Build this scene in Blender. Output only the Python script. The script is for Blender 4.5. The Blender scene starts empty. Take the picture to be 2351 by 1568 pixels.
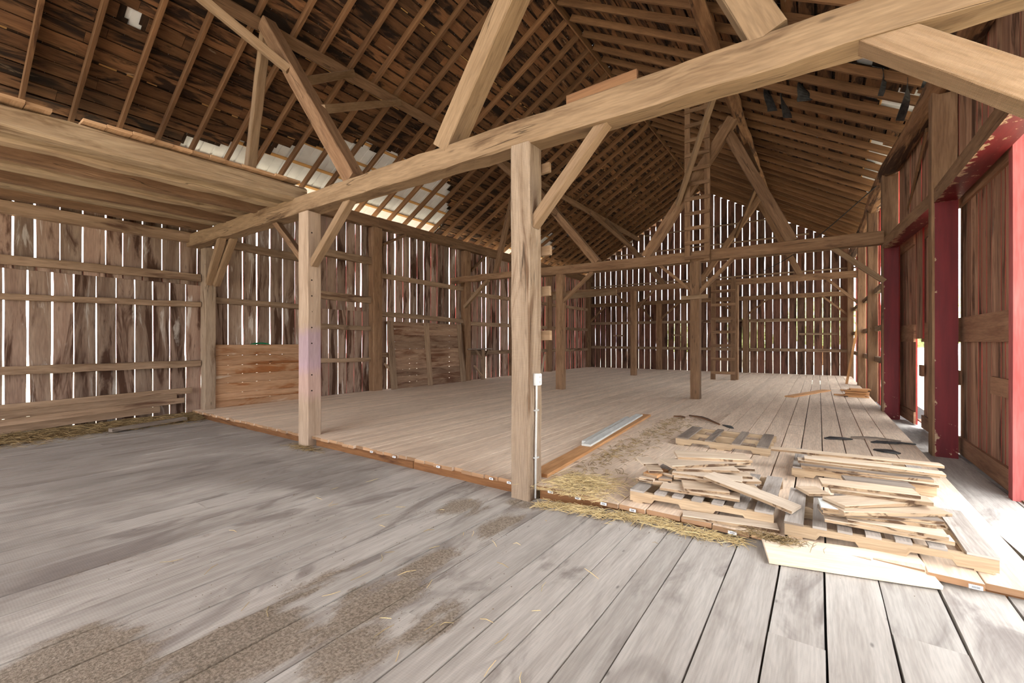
import bpy, bmesh, math, random
from mathutils import Vector, Matrix, noise as mnoise
random.seed(7)
R = random.Random(11)
V = Vector
scn = bpy.context.scene
COL = scn.collection

# ------------------------------------------------------------------ camera
F, CX, CY, H = 1010., 1175.5, 785., 1.6
YAW = math.atan((1880 - CX) / F)
FW = V((-math.sin(YAW), math.cos(YAW), 0)); RT = V((math.cos(YAW), math.sin(YAW), 0)); UP = V((0, 0, 1))
CAM = V((0, 0, H))
YF = -7.    # near end behind the camera, gable left off to admit daylight
def ray(px, py): return FW + RT * ((px - CX) / F) - UP * ((py - CY) / F)
def onz(px, py, z): d = ray(px, py); return CAM + d * ((z - H) / d.z)      # measured point on a level plane
def onx(px, py, x): d = ray(px, py); return CAM + d * (x / d.x)            # on a plane along the barn
def ony(px, py, y): d = ray(px, py); return CAM + d * (y / d.y)            # on a plane across the barn
def proj(p):
    q = V(p) - CAM; w = q.dot(FW)
    if w < .05: return None
    return CX + F * q.dot(RT) / w, CY - F * q.dot(UP) / w
def seen(pts, m=60):
    for p in pts:
        q = proj(p)
        if q and -m < q[0] < 2351 + m and -m < q[1] < 1568 + m: return True
    return False
cam = bpy.data.cameras.new('camera'); co = bpy.data.objects.new('camera', cam); COL.objects.link(co)
cam.sensor_width = 36; cam.lens = F / 2351 * 36; cam.shift_y = (CY - 784) / 2351; cam.clip_start = .05; cam.clip_end = 500
co.location = CAM; co.rotation_euler = (math.pi / 2, 0, YAW)
scn.camera = co

# ------------------------------------------------------------------ mesh builder
class MB:
    def __init__(s): s.v = []; s.f = []; s.uv = []; s.c = []; s.m = []
    def face(s, idx, uvs, col, mi=0): s.f.append(idx); s.uv += uvs; s.c += [col] * len(idx); s.m.append(mi)
    def sweep(s, rings, us, vs, col, mats=None, endmat=0, ru=None, cap=True, smooth=False):
        """rings: list of equal-length point loops; us: length coordinate per ring; vs: across coordinate per loop point (+closing)"""
        ru = R.uniform(0, 60) if ru is None else ru; rv = R.uniform(0, 60)
        n = len(rings[0]); b = len(s.v)
        for r in rings: s.v += [tuple(p) for p in r]
        for i in range(len(rings) - 1):
            for j in range(n):
                k = (j + 1) % n
                s.face([b + i * n + j, b + i * n + k, b + (i + 1) * n + k, b + (i + 1) * n + j],
                       [(us[i] + ru, vs[j] + rv), (us[i] + ru, vs[j + 1] + rv), (us[i + 1] + ru, vs[j + 1] + rv), (us[i + 1] + ru, vs[j] + rv)],
                       col, mats[j] if mats else 0)
        if cap:
            for i, rev in ((0, True), (len(rings) - 1, False)):
                idx = [b + i * n + j for j in range(n)]
                if rev: idx.reverse()
                o = rings[i][0]; e1 = (rings[i][1] - o); e1 = e1.normalized() if e1.length > 1e-6 else V((1, 0, 0))
                pts = [V(s.v[q]) - o for q in idx]
                s.face(idx, [(p.dot(e1) * .3 + ru, (p - e1 * p.dot(e1)).length + rv) for p in pts], col, endmat)
    def bar(s, p0, p1, w, h, up=UP, n=1, ch=0., wob=0., col=None, mats=None, endmat=0, taper=1., bow=None):
        """squared timber from p0 to p1 (centre line), w across, h along up"""
        p0 = V(p0); p1 = V(p1); d = (p1 - p0); L = d.length; d.normalize()
        sd = d.cross(V(up)); 
        if sd.length < 1e-4: sd = d.cross(V((1, 0, 0)))
        sd.normalize(); u = sd.cross(d).normalized()
        col = col or rc()
        seed = R.uniform(0, 100); rings = []; us = []
        for i in range(n + 1):
            t = i / n; k = 1 + (taper - 1) * t
            a, b = w / 2 * k, h / 2 * k
            if ch: base = [(-a + ch, -b), (a - ch, -b), (a, -b + ch), (a, b - ch), (a - ch, b), (-a + ch, b), (-a, b - ch), (-a, -b + ch)]
            else: base = [(-a, -b), (a, -b), (a, b), (-a, b)]
            c = p0 + d * (L * t)
            if bow: c = c + V(bow) * math.sin(math.pi * t)
            ring = []
            for j, (x, y) in enumerate(base):
                if wob:
                    x += wob * mnoise.noise(V((seed + t * L * 2.2, j * 3.7, 0))); y += wob * mnoise.noise(V((seed + t * L * 2.2, j * 3.7, 9)))
                ring.append(c + sd * x + u * y)
            rings.append(ring); us.append(L * t)
        vs = [0]; m = len(base)
        for j in range(m):
            x0, y0 = base[j]; x1, y1 = base[(j + 1) % m]; vs.append(vs[-1] + math.hypot(x1 - x0, y1 - y0))
        s.sweep(rings, us, vs, col, mats, endmat)
    def box(s, lo, hi, axis=0, col=None, mats=None, endmat=0, ch=0.):
        lo = V(lo); hi = V(hi); c = (lo + hi) / 2; a = V((0, 0, 0)); a[axis] = (hi[axis] - lo[axis]) / 2
        sz = hi - lo
        if axis == 0: s.bar(c - a, c + a, sz.y, sz.z, UP, col=col, mats=mats, endmat=endmat, ch=ch)
        elif axis == 1: s.bar(c - a, c + a, sz.x, sz.z, UP, col=col, mats=mats, endmat=endmat, ch=ch)
        else: s.bar(c - a, c + a, sz.x, sz.y, V((0, 1, 0)), col=col, mats=mats, endmat=endmat, ch=ch)
    def tube(s, pts, r, n=8, col=None):
        pts = [V(p) for p in pts]; rings = []; us = [0]
        for i, p in enumerate(pts):
            d = (pts[min(i + 1, len(pts) - 1)] - pts[max(i - 1, 0)]).normalized()
            sd = d.cross(UP if abs(d.z) < .9 else V((1, 0, 0))).normalized(); u = sd.cross(d)
            rr = r[i] if isinstance(r, (list, tuple)) else r
            rings.append([p + sd * (rr * math.cos(2 * math.pi * k / n)) + u * (rr * math.sin(2 * math.pi * k / n)) for k in range(n)])
            if i: us.append(us[-1] + (p - pts[i - 1]).length)
        rr = r[0] if isinstance(r, (list, tuple)) else r
        s.sweep(rings, us, [2 * math.pi * rr * k / n for k in range(n + 1)], col or rc())
    def build(s, name, mats, parent=None, origin=None):
        me = bpy.data.meshes.new(name)
        xs = [p[0] for p in s.v]; ys = [p[1] for p in s.v]; zs = [p[2] for p in s.v]
        if parent: o0 = V((0, 0, 0)); o0 = V(parent.location)
        else: o0 = V(origin) if origin is not None else V(((min(xs) + max(xs)) / 2, (min(ys) + max(ys)) / 2, min(zs)))
        me.from_pydata([tuple(V(p) - o0) for p in s.v], [], s.f)
        uv = me.uv_layers.new(name='UVMap'); flat = [q for p in s.uv for q in p]; uv.data.foreach_set('uv', flat)
        ca = me.color_attributes.new('rnd', 'FLOAT_COLOR', 'CORNER'); ca.data.foreach_set('color', [q for c in s.c for q in (c[0], c[1], c[2], 1.)])
        if not isinstance(mats, (list, tuple)): mats = [mats]
        for m in mats: me.materials.append(m)
        me.polygons.foreach_set('material_index', s.m); me.update()
        o = bpy.data.objects.new(name, me); COL.objects.link(o)
        if parent: o.parent = parent
        else: o.location = o0
        return o
def rc(): return (R.random(), R.random(), R.random())

# ------------------------------------------------------------------ naming
def tag(o, label, cat, group=None):
    o['label'] = label; o['category'] = cat
    if group: o['group'] = group
    return o
def struct(o): o['kind'] = 'structure'; return o
def stuff(o): o['kind'] = 'stuff'; return o
def empty(name, loc):
    o = bpy.data.objects.new(name, None); o.empty_display_size = .1; o.location = loc; COL.objects.link(o); return o
ORD = ('first second third fourth fifth sixth seventh eighth ninth tenth eleventh twelfth thirteenth fourteenth fifteenth sixteenth seventeenth '
       'eighteenth nineteenth twentieth').split()
ORD += ['twenty-' + q for q in ORD[:9]] + ['thirtieth'] + ['thirty-' + q for q in ORD[:9]] + ['fortieth'] + ['forty-' + q for q in ORD[:9]]

# ------------------------------------------------------------------ materials
def lin(c):
    return tuple((x / 255 / 12.92 if x / 255 <= .04045 else ((x / 255 + .055) / 1.055) ** 2.4) for x in c) + (1.,)
class NT:
    def __init__(s, name):
        s.mat = bpy.data.materials.new(name); s.mat.use_nodes = True; s.t = s.mat.node_tree; s.t.nodes.clear()
    def n(s, typ, **kw):
        nd = s.t.nodes.new(typ)
        for k, v in kw.items():
            if k.startswith('i_'): nd.inputs[k[2:].replace('_', ' ')].default_value = v
            else: setattr(nd, k, v)
        return nd
    def l(s, a, b): s.t.links.new(a, b)
    def vmul(s, src, vec, off=None):
        m = s.n('ShaderNodeMapping'); m.inputs['Scale'].default_value = vec
        s.l(src, m.inputs['Vector']); return m.outputs[0]
    def noise(s, vec, scale=1., detail=4., rough=.55, dist=0.):
        nd = s.n('ShaderNodeTexNoise'); nd.inputs['Scale'].default_value = scale; nd.inputs['Detail'].default_value = detail
        nd.inputs['Roughness'].default_value = rough; nd.inputs['Distortion'].default_value = dist; s.l(vec, nd.inputs['Vector']); return nd.outputs['Fac']
    def ramp(s, fac, a, b, va=0., vb=1.):
        m = s.n('ShaderNodeMapRange'); m.inputs[1].default_value = a; m.inputs[2].default_value = b; m.inputs[3].default_value = va; m.inputs[4].default_value = vb
        m.interpolation_type = 'SMOOTHSTEP'; s.l(fac, m.inputs[0]); return m.outputs[0]
    def mix(s, fac, a, b, mode='MIX'):
        m = s.n('ShaderNodeMix', data_type='RGBA', blend_type=mode)
        for sock, val in ((m.inputs[0], fac), (m.inputs[6], a), (m.inputs[7], b)):
            if hasattr(val, 'is_linked') or isinstance(val, bpy.types.NodeSocket): s.l(val, sock)
            else: sock.default_value = val
        return m.outputs[2]
    def math(s, op, a, b=None):
        m = s.n('ShaderNodeMath', operation=op)
        for i, val in enumerate((a, b)):
            if val is None: continue
            if isinstance(val, bpy.types.NodeSocket): s.l(val, m.inputs[i])
            else: m.inputs[i].default_value = val
        return m.outputs[0]
    def out(s, colr, rough=.85, bump=None, bstr=.3, bdist=.01, spec=.25, metal=0.):
        p = s.n('ShaderNodeBsdfPrincipled'); o = s.n('ShaderNodeOutputMaterial')
        if isinstance(colr, bpy.types.NodeSocket): s.l(colr, p.inputs['Base Color'])
        else: p.inputs['Base Color'].default_value = colr
        p.inputs['Roughness'].default_value = rough; p.inputs['Specular IOR Level'].default_value = spec; p.inputs['Metallic'].default_value = metal
        if bump is not None:
            b = s.n('ShaderNodeBump'); b.inputs['Strength'].default_value = bstr; b.inputs['Distance'].default_value = bdist
            s.l(bump, b.inputs['Height']); s.l(b.outputs[0], p.inputs['Normal'])
        s.l(p.outputs[0], o.inputs[0]); return s.mat
def g3(v): return (v, v, v, 1.)
def wood(name, c1, c2, stain=None, st=.45, stw=.12, grain=13., tone=(.8, 1.15), bump=.35, rough=.85, knots=0., hue=None, stain2=None, st2=.6, saw=0., nails=False, stsc=(.55, 3.5, 1.), check=0.):
    t = NT(name); uv = t.n('ShaderNodeTexCoord').outputs['UV']; at = t.n('ShaderNodeAttribute', attribute_name='rnd')
    sep = t.n('ShaderNodeSeparateColor'); t.l(at.outputs['Color'], sep.inputs[0])
    g = t.noise(t.vmul(uv, (.9, grain, 1)), 1., 5., .6, .4)
    fine = t.noise(t.vmul(uv, (5., grain * 7, 1)), 1., 2., .5)
    c = t.mix(t.ramp(g, .3, .7), lin(c1), lin(c2))
    if hue: c = t.mix(t.math('MULTIPLY', sep.outputs[1], .55), c, lin(hue))
    if stain:
        sn = t.noise(t.vmul(uv, stsc), 1., 5., .62, .8)
        c = t.mix(t.ramp(sn, st, st + stw), c, lin(stain))
    if stain2:
        uv2 = t.n('ShaderNodeVectorMath', operation='ADD'); t.l(uv, uv2.inputs[0]); uv2.inputs[1].default_value = (31.3, 17.7, 0)
        sn = t.noise(t.vmul(uv2.outputs[0], (stsc[0] * 1.3, stsc[1] * 1.4, 1)), 1., 5., .62, .8)
        c = t.mix(t.ramp(sn, st2, st2 + .1), c, lin(stain2))
    c = t.mix(1., c, t.n('ShaderNodeCombineColor').outputs[0], 'MULTIPLY') if False else c
    f = t.ramp(fine, .25, .75, .84, 1.1)
    tn = t.math('MULTIPLY', f, t.ramp(sep.outputs[0], 0., 1., tone[0], tone[1]))
    if knots:
        vo = t.n('ShaderNodeTexVoronoi'); t.l(t.vmul(uv, (1.6, 5.5, 1)), vo.inputs['Vector']); vo.inputs['Scale'].default_value = 1.
        tn = t.math('MULTIPLY', tn, t.ramp(vo.outputs['Distance'], .03, .11, 1 - knots, 1.))
    if nails:
        vo = t.n('ShaderNodeTexVoronoi'); t.l(t.vmul(uv, (5, 9., 1)), vo.inputs['Vector']); vo.inputs['Scale'].default_value = 1.
        tn = t.math('MULTIPLY', tn, t.ramp(vo.outputs['Distance'], .03, .07, .45, 1.))
    if check:
        ck = t.noise(t.vmul(uv, (.5, 9., 1)), 1., 2., .5, .15)
        ck = t.math('ABSOLUTE', t.math('SUBTRACT', ck, .44)); ck = t.ramp(ck, .0, .012)
        msk = t.ramp(t.noise(t.vmul(uv, (.7, 2.5, 1)), 1., 2.), .5, .56)
        ck = t.math('MAXIMUM', ck, t.math('SUBTRACT', 1., msk))
        tn = t.math('MULTIPLY', tn, t.ramp(ck, 0., 1., 1 - check, 1.))
    vm = t.n('ShaderNodeVectorMath', operation='SCALE'); t.l(c, vm.inputs[0]); t.l(tn, vm.inputs['Scale'])
    hgt = t.math('ADD', g, t.math('MULTIPLY', fine, .35))
    if check: hgt = t.math('ADD', hgt, ck)
    if saw:
        w = t.n('ShaderNodeTexWave', wave_type='BANDS', bands_direction='X'); t.l(t.vmul(uv, (1, .12, 1)), w.inputs['Vector'])
        w.inputs['Scale'].default_value = saw; w.inputs['Distortion'].default_value = 1.2; w.inputs['Detail'].default_value = 1.
        hgt = t.math('ADD', hgt, t.math('MULTIPLY', w.outputs['Fac'], .5))
    return t.out(vm.outputs[0], rough, hgt, bump, .012)
def plain(name, c, rough=.7, metal=0., var=.15, sc=8.):
    t = NT(name); p = t.n('ShaderNodeTexCoord').outputs['Object']
    nz = t.noise(p, sc, 4.)
    col = t.mix(t.ramp(nz, .3, .7), lin([x * (1 - var) for x in c]), lin([min(255, x * (1 + var)) for x in c]))
    return t.out(col, rough, nz, .15, .004, .3, metal)
M = {}
M['siding'] = wood('weathered_siding', (146, 126, 108), (112, 90, 74), (74, 50, 36), .50, .12, 9, (.72, 1.2), .4, .9, .35, (148, 120, 104), (178, 166, 154), .58)
M['siding_dark'] = wood('dark_siding', (120, 90, 72), (88, 62, 48), (60, 40, 30), .5, .14, 9, (.7, 1.2), .4, .9, .3, (104, 62, 50), (112, 96, 84), .66)
M['red'] = wood('red_barn_paint', (152, 52, 44), (128, 38, 34), (96, 30, 28), .6, .15, 6, (.85, 1.1), .2, .7)
M['jamb'] = wood('daylit_red_jamb', (176, 96, 92), (150, 72, 70), None, grain=6, tone=(.9, 1.1), bump=.2)  # red paint lightened to pink: daylight from outside put into the colour
M['girt'] = wood('weathered_girt', (152, 126, 102), (122, 98, 76), (84, 60, 44), .55, .15, 11, (.8, 1.15), .4, .9)
M['beam'] = wood('hewn_beam', (146, 120, 92), (126, 101, 75), (98, 75, 53), .54, .16, 7, (.92, 1.08), .7, .85, .4, check=.6)
M['post'] = wood('sawn_post', (168, 146, 124), (148, 126, 104), (110, 85, 64), .53, .14, 9, (.94, 1.06), .6, .85, .5, saw=45., check=.55)
M['brace'] = wood('sawn_brace', (152, 125, 98), (130, 103, 76), None, grain=10, tone=(.85, 1.1), bump=.5, saw=60.)
M['oldtimber'] = wood('old_timber', (134, 104, 78), (108, 80, 57), (78, 55, 39), .55, .18, 8, (.82, 1.15), .6, .9, .4, check=.5)
M['rafter'] = wood('brown_rafter', (128, 93, 64), (104, 73, 49), (74, 48, 32), .56, .2, 10, (.78, 1.15), .35, .9)
M['sheath'] = wood('roof_sheathing', (120, 86, 58), (86, 58, 39), (42, 28, 20), .46, .14, 7, (.6, 1.25), .6, .9, .4, (118, 80, 52), (150, 126, 102), .64, stsc=(.9, 4., 1))
M['shingle'] = wood('old_shingles', (62, 42, 28), (38, 26, 18), None, grain=9, tone=(.4, 1.3), bump=.6)
M['batten'] = wood('new_batten', (205, 160, 105), (190, 142, 88), None, grain=12, tone=(.9, 1.1))
M['loft'] = wood('loft_beam', (164, 142, 114), (138, 114, 88), (108, 84, 60), .53, .14, 7, (.85, 1.1), .5, .88, .3, check=.5)
M['loftplank'] = wood('loft_plank', (184, 148, 112), (160, 124, 90), None, grain=10, tone=(.8, 1.15))
M['deck'] = wood('deck_planks', (226, 204, 180), (208, 184, 160), (190, 164, 140), .6, .15, 8, (.92, 1.07), .25, .8, .3)
M['joist'] = wood('new_rim_joist', (128, 88, 54), (102, 66, 38), (78, 48, 28), .55, .15, 9, (.9, 1.1), .25, .8, .5)
M['scrap'] = wood('scrap_board', (200, 178, 152), (180, 154, 126), (150, 124, 100), .6, .15, 9, (.88, 1.08), .4, .85, .3, (205, 190, 172))
M['scrapedge'] = wood('rough_board_edge', (176, 150, 120), (132, 106, 80), (86, 64, 46), .5, .1, 5, (.8, 1.1), .8, stsc=(4., 8., 1))
M['scrapgrey'] = wood('grey_scrap_board', (150, 136, 122), (118, 104, 92), (84, 72, 62), .55, .15, 10, (.85, 1.1), .4)
M['scraporange'] = wood('orange_scrap_board', (196, 148, 102), (170, 122, 78), None, grain=9, tone=(.9, 1.1))
M['pallet'] = wood('pallet_wood', (188, 164, 134), (166, 140, 110), (138, 112, 86), .6, .15, 9, (.85, 1.1), .35)
M['palletgrey'] = wood('grey_pallet_wood', (176, 166, 156), (150, 140, 130), (120, 106, 94), .55, .15, 11, (.88, 1.08), .35)
M['newplank'] = wood('fresh_plank', (238, 220, 196), (228, 204, 174), None, grain=7, tone=(.97, 1.03), bump=.15, knots=.45)
M['white'] = wood('whitewashed_board', (214, 214, 208), (196, 196, 190), (168, 164, 154), .62, .1, 8, (.95, 1.05), .2)
M['door'] = wood('door_boards', (170, 136, 110), (132, 98, 74), (80, 54, 40), .52, .14, 9, (.75, 1.15), .5, .88, .4, (156, 108, 88), (176, 154, 132), .63)
M['doorrail'] = wood('door_rail', (152, 114, 88), (124, 88, 66), (92, 62, 46), .55, .14, 8, (.9, 1.1), .4)
M['panel'] = wood('leaning_panel_boards', (150, 122, 98), (122, 94, 74), (96, 64, 44), .52, .14, 8, (.78, 1.15), .35, .88, .4, nails=False)
M['partition'] = wood('partition_boards', (176, 138, 106), (150, 112, 80), (134, 84, 46), .5, .12, 8, (.9, 1.08), .3, .85, .5, None, (190, 168, 146), .6)
M['bark'] = wood('bark_log', (142, 106, 76), (100, 70, 48), (60, 40, 28), .5, .1, 8, (.85, 1.1), 1., .95)
M['metal'] = plain('roof_metal', (226, 226, 228), .55, 0., .03, 3.)
M['galv'] = plain('galvanised_conduit', (188, 186, 182), .45, .35, .06)
M['box'] = plain('outlet_plate', (200, 198, 192), .5, .2, .05)
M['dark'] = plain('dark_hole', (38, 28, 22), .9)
M['tar'] = plain('tar_paper', (44, 42, 42), .55, 0., .3, 14.)
M['cable'] = plain('black_cable', (30, 27, 26), .6)
M['hose'] = plain('green_hose', (40, 110, 74), .5)
M['sticker'] = plain('white_sticker', (226, 226, 228), .5, 0., .02)
M['ink'] = plain('sticker_ink', (50, 50, 54), .6)
M['iron'] = plain('rusty_iron', (74, 50, 42), .6, .4)
M['straw'] = wood('straw', (222, 200, 150), (186, 158, 106), None, grain=3, tone=(.65, 1.15), bump=0.)
M['hay'] = wood('old_hay', (164, 138, 96), (122, 100, 66), None, grain=3, tone=(.5, 1.15), bump=0.)
M['gravel'] = plain('gravel_ground', (140, 136, 118), .95, 0., .3, 1.5)  # coloured grey-tan instead of green, to keep the bounced light neutral
M['leaf'] = plain('tree_foliage', (122, 138, 92), .8, 0., .35, 3.)
M['dirtcrumb'] = plain('dirt_crumbs', (104, 88, 70), .95, 0., .3, 20.)

# old plank floor: grey weathered boards with spilled dirt
def floor_mat():
    t = NT('old_plank_floor'); tc = t.n('ShaderNodeTexCoord'); uv = tc.outputs['UV']; ge = t.n('ShaderNodeNewGeometry').outputs['Position']
    at = t.n('ShaderNodeAttribute', attribute_name='rnd'); sep = t.n('ShaderNodeSeparateColor'); t.l(at.outputs['Color'], sep.inputs[0])
    g = t.noise(t.vmul(uv, (.8, 11, 1)), 1., 6., .62, .5); fine = t.noise(t.vmul(uv, (6., 80, 1)), 1., 2.)
    c = t.mix(t.ramp(g, .3, .72), lin((188, 181, 172)), lin((164, 156, 147)))
    s1 = t.noise(t.vmul(uv, (.8, 2.2, 1)), 1., 5., .6, 1.)
    c = t.mix(t.ramp(s1, .5, .68), c, lin((136, 127, 120)))
    sx = t.n('ShaderNodeSeparateXYZ'); t.l(ge, sx.inputs[0])
    # trodden grime, heavier towards the left wall and in the old bay
    n0 = t.noise(ge, .55, 4., .55, .6)
    left = t.ramp(sx.outputs[0], -2.0, -6.5, 0., .34)
    gr = t.ramp(t.math('ADD', n0, left), .56, .92)
    c = t.mix(t.math('MULTIPLY', gr, .62), c, lin((116, 106, 100)))
    # dirt spill: patches around a few centres
    acc = None
    for (x, y, rx, ry, w) in ((-2.95, .55, .55, .45, 1.), (-2.45, 1.1, .4, .5, 1.), (-2.2, 1.75, .3, .45, .95), (-2.3, 2.25, .2, .45, .85), (-1.75, 1.75, .2, .4, .8), (-2.75, 1.6, .2, .6, .7), (-2.8, 3.25, .4, .4, .72), (-2.3, 3.1, .25, .45, .75), (-4.2, 1.1, .2, .7, .62), (-2.0, 1.4, .4, .4, .85), (-5.5, 2.4, .3, .4, .5), (-2.4, 3.62, .35, .2, .75), (-1.2, 3.62, 1.2, .16, .6)):
        dx = t.math('DIVIDE', t.math('SUBTRACT', sx.outputs[0], x), rx); dy = t.math('DIVIDE', t.math('SUBTRACT', sx.outputs[1], y), ry)
        d = t.math('SQRT', t.math('ADD', t.math('MULTIPLY', dx, dx), t.math('MULTIPLY', dy, dy)))
        m = t.ramp(d, 1.5, .15, 0., w * .68)
        acc = m if acc is None else t.math('MAXIMUM', acc, m)
    n1 = t.noise(t.vmul(ge, (5.5, 1.5, 1)), 1., 8., .7, .7)
    dirt = t.ramp(t.math('ADD', acc, n1), .82, 1.02)
    c = t.mix(t.math('MULTIPLY', dirt, .88), c, t.mix(t.ramp(t.noise(ge, 60., 3.), .35, .65), lin((112, 98, 82)), lin((156, 141, 123))))
    vo = t.n('ShaderNodeTexVoronoi'); t.l(t.vmul(uv, (2.2, 5.5, 1)), vo.inputs['Vector']); vo.inputs['Scale'].default_value = 1.
    kn = t.ramp(vo.outputs['Distance'], .02, .07, .5, 1.)
    tn = t.math('MULTIPLY', t.math('MULTIPLY', t.ramp(fine, .25, .75, .88, 1.08), kn), t.ramp(sep.outputs[0], 0, 1, .9, 1.06))
    vm = t.n('ShaderNodeVectorMath', operation='SCALE'); t.l(c, vm.inputs[0]); t.l(tn, vm.inputs['Scale'])
    w = t.n('ShaderNodeTexWave', wave_type='BANDS', bands_direction='X'); t.l(t.vmul(uv, (1, .4, 1)), w.inputs['Vector']); w.inputs['Scale'].default_value = 22; w.inputs['Distortion'].default_value = 3.
    hgt = t.math('ADD', t.math('ADD', t.math('MULTIPLY', g, .5), t.math('MULTIPLY', w.outputs['Fac'], .03)), t.math('MULTIPLY', t.math('MULTIPLY', dirt, t.noise(ge, 55., 4., .7)), 1.3))
    return t.out(vm.outputs[0], .82, hgt, .5, .012)
M['floor'] = floor_mat()
def post_paint_mat():
    t = NT('post_with_spray_paint'); tc = t.n('ShaderNodeTexCoord'); uv = tc.outputs['UV']; ob = tc.outputs['Object']
    g = t.noise(t.vmul(uv, (.9, 9, 1)), 1., 5., .6, .4); fine = t.noise(t.vmul(uv, (5, 70, 1)), 1., 2.)
    c = t.mix(t.ramp(g, .3, .7), lin((170, 147, 126)), lin((150, 127, 106)))
    sx = t.n('ShaderNodeSeparateXYZ'); t.l(ob, sx.inputs[0]); nz = t.noise(ob, 3.5, 4.)
    z = t.math('ADD', sx.outputs[2], t.math('MULTIPLY', nz, .35))
    a = t.math('MULTIPLY', t.ramp(z, 1.2, 1.42), t.ramp(z, 2.05, 1.85)); b = t.math('MULTIPLY', t.ramp(z, .8, 1.05), t.ramp(z, 1.6, 1.3))
    c = t.mix(t.math('MULTIPLY', b, .45), c, lin((180, 144, 140))); c = t.mix(t.math('MULTIPLY', a, .45), c, lin((150, 126, 154)))
    vm = t.n('ShaderNodeVectorMath', operation='SCALE'); t.l(c, vm.inputs[0]); t.l(t.ramp(fine, .25, .75, .86, 1.08), vm.inputs['Scale'])
    return t.out(vm.outputs[0], .85, g, .5, .012)
M['postpaint'] = post_paint_mat()
def red_post_mat():
    t = NT('chipped_red_paint'); tc = t.n('ShaderNodeTexCoord'); uv = tc.outputs['UV']; ob = tc.outputs['Object']
    sx = t.n('ShaderNodeSeparateXYZ'); t.l(ob, sx.inputs[0]); nz = t.noise(ob, 7., 6., .65)
    ed = t.math('ADD', nz, t.ramp(sx.outputs[2], 1.1, 0., 0., .1)); ed = t.math('ADD', ed, t.ramp(sx.outputs[0], -.02, -.13, 0., .13))
    g = t.noise(t.vmul(uv, (.9, 9, 1)), 1., 5., .6)
    w = t.mix(t.ramp(g, .3, .7), lin((176, 148, 120)), lin((146, 116, 90)))
    r = t.mix(t.ramp(g, .3, .7), lin((104, 24, 27)), lin((84, 16, 20)))
    c = t.mix(t.ramp(ed, .70, .73), r, w)
    return t.out(c, .6, g, .25, .008, .3)
M['redpost'] = red_post_mat()

# ------------------------------------------------------------------ setting: ground, floors
D = .15
def ground():
    mb = MB(); n = 40; b = 0
    for i in range(n + 1):
        for j in range(n + 1):
            mb.v.append((-75 + 150 * i / n, -50 + 150 * j / n, -.55 + .05 * mnoise.noise(V((i * .7, j * .7, 0)))))
    for i in range(n):
        for j in range(n):
            a = i * (n + 1) + j; mb.face([a, a + n + 1, a + n + 2, a + 1], [(0, 0)] * 4, (.5, .5, .5))
    o = struct(mb.build('ground', M['gravel'])); o['label'] = 'gravel grey ground outside the barn'
ground()
mb = MB(); mb.box((-11.2, YF, -.35), (2.4, 24, -.3), 1); struct(mb.build('floor_gap_shade', M['dark']))  # dark sheet added below the planks so their gaps read as shade
mb = MB(); x = -11.0
seams = [-1.66, -1.46, -1.24, -.99, -.80, -.50, -.22, .03, .31, .60, .92, 1.2, 1.62, 2.1]
def sstep(a, b, x): t = min(1, max(0, (x - a) / (b - a))); return t * t * (3 - 2 * t)
def fz(x, y): return .085 * sstep(-2.45, -1.1, x) * (1 - sstep(3.9, 6., y))
edges = []
while x < -1.75: edges.append(x); x += R.uniform(.24, .34)
edges = [e for e in edges if e < -1.85] + seams
for a, b in zip(edges[:-1], edges[1:]):
    ys = [YF] + ([R.uniform(-1, 3.0)] if R.random() < .4 else []) + [3.86 if a < 1.15 else 12.]
    for y0, y1 in zip(ys[:-1], ys[1:]):
        gap = R.uniform(.005, .010); dz = R.uniform(-.004, .004); col = rc(); n = max(2, int((y1 - y0) / .5)); rings = []; us = []; sd = R.uniform(0, 90)
        for i in range(n + 1):
            t = y0 + (y1 - y0) * i / n; e0 = gap * (.7 + .8 * mnoise.noise(V((sd, t, 1)))); e1 = gap * (.7 + .8 * mnoise.noise(V((sd, t, 5))))
            za, zb = fz(a, t) + dz, fz(b, t) + dz; rings.append([V((a + e0, t + .004, -.05)), V((b - e1, t + .004, -.05)), V((b - e1, t + .004, zb)), V((a + e0, t + .004, za))]); us.append(t)
        mb.sweep(rings, us, [0, b - a, b - a + .05, 2 * (b - a) + .05, 2 * (b - a) + .1], col)
fl = struct(mb.build('floor', M['floor'])); fl['label'] = 'old grey weathered plank floor with dirt'
# raised deck
mb = MB(); x = -10.95; k = 0
dse = []
while x < -1.6: dse.append(x); x += R.uniform(.13, .19) if x < -2.4 else .24
dse = [e for e in dse if e < -1.62] + [-1.47, -1.23, -.94, -.70, -.43, -.2, .04, .29, .56, .82, 1.12]
for a, b in zip(dse[:-1], dse[1:]):
    y0 = 3.78 + R.uniform(-.025, .025)
    cuts = [y0] + sorted(R.uniform(6, 22) for _ in range(R.choice((1, 2, 2)))) + [23.55]
    for c0, c1 in zip(cuts[:-1], cuts[1:]):
        g = R.uniform(.0015, .005) * (1.6 if a > -1.6 else .8)
        mb.box((a + g, c0 + .002, D - .04), (b - g, c1, D + R.uniform(-.0015, .0015)), 1, ch=.003, endmat=1)
M['deckend'] = wood('deck_plank_ends', (172, 136, 104), (142, 106, 76), None, grain=4, tone=(.75, 1.15))
dk = struct(mb.build('floor.001', [M['deck'], M['deckend']])); dk['label'] = 'newer pale raised plank deck'
def deck_child(mb, name, mat, lab=None):
    o = mb.build(name, mat, dk)
    if lab: o['label'] = lab
    return o
for a, b in ((-10.75, -6.68), (-6.36, -4.2), (-4.19, -2.63), (-2.33, 1.1)):
    mb = MB(); mb.box((a, 3.84, .0), (b, 3.88, D - .042), 0); deck_child(mb, 'rim_joist', M['joist'], 'reddish brown rim joist below the deck edge')
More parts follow.
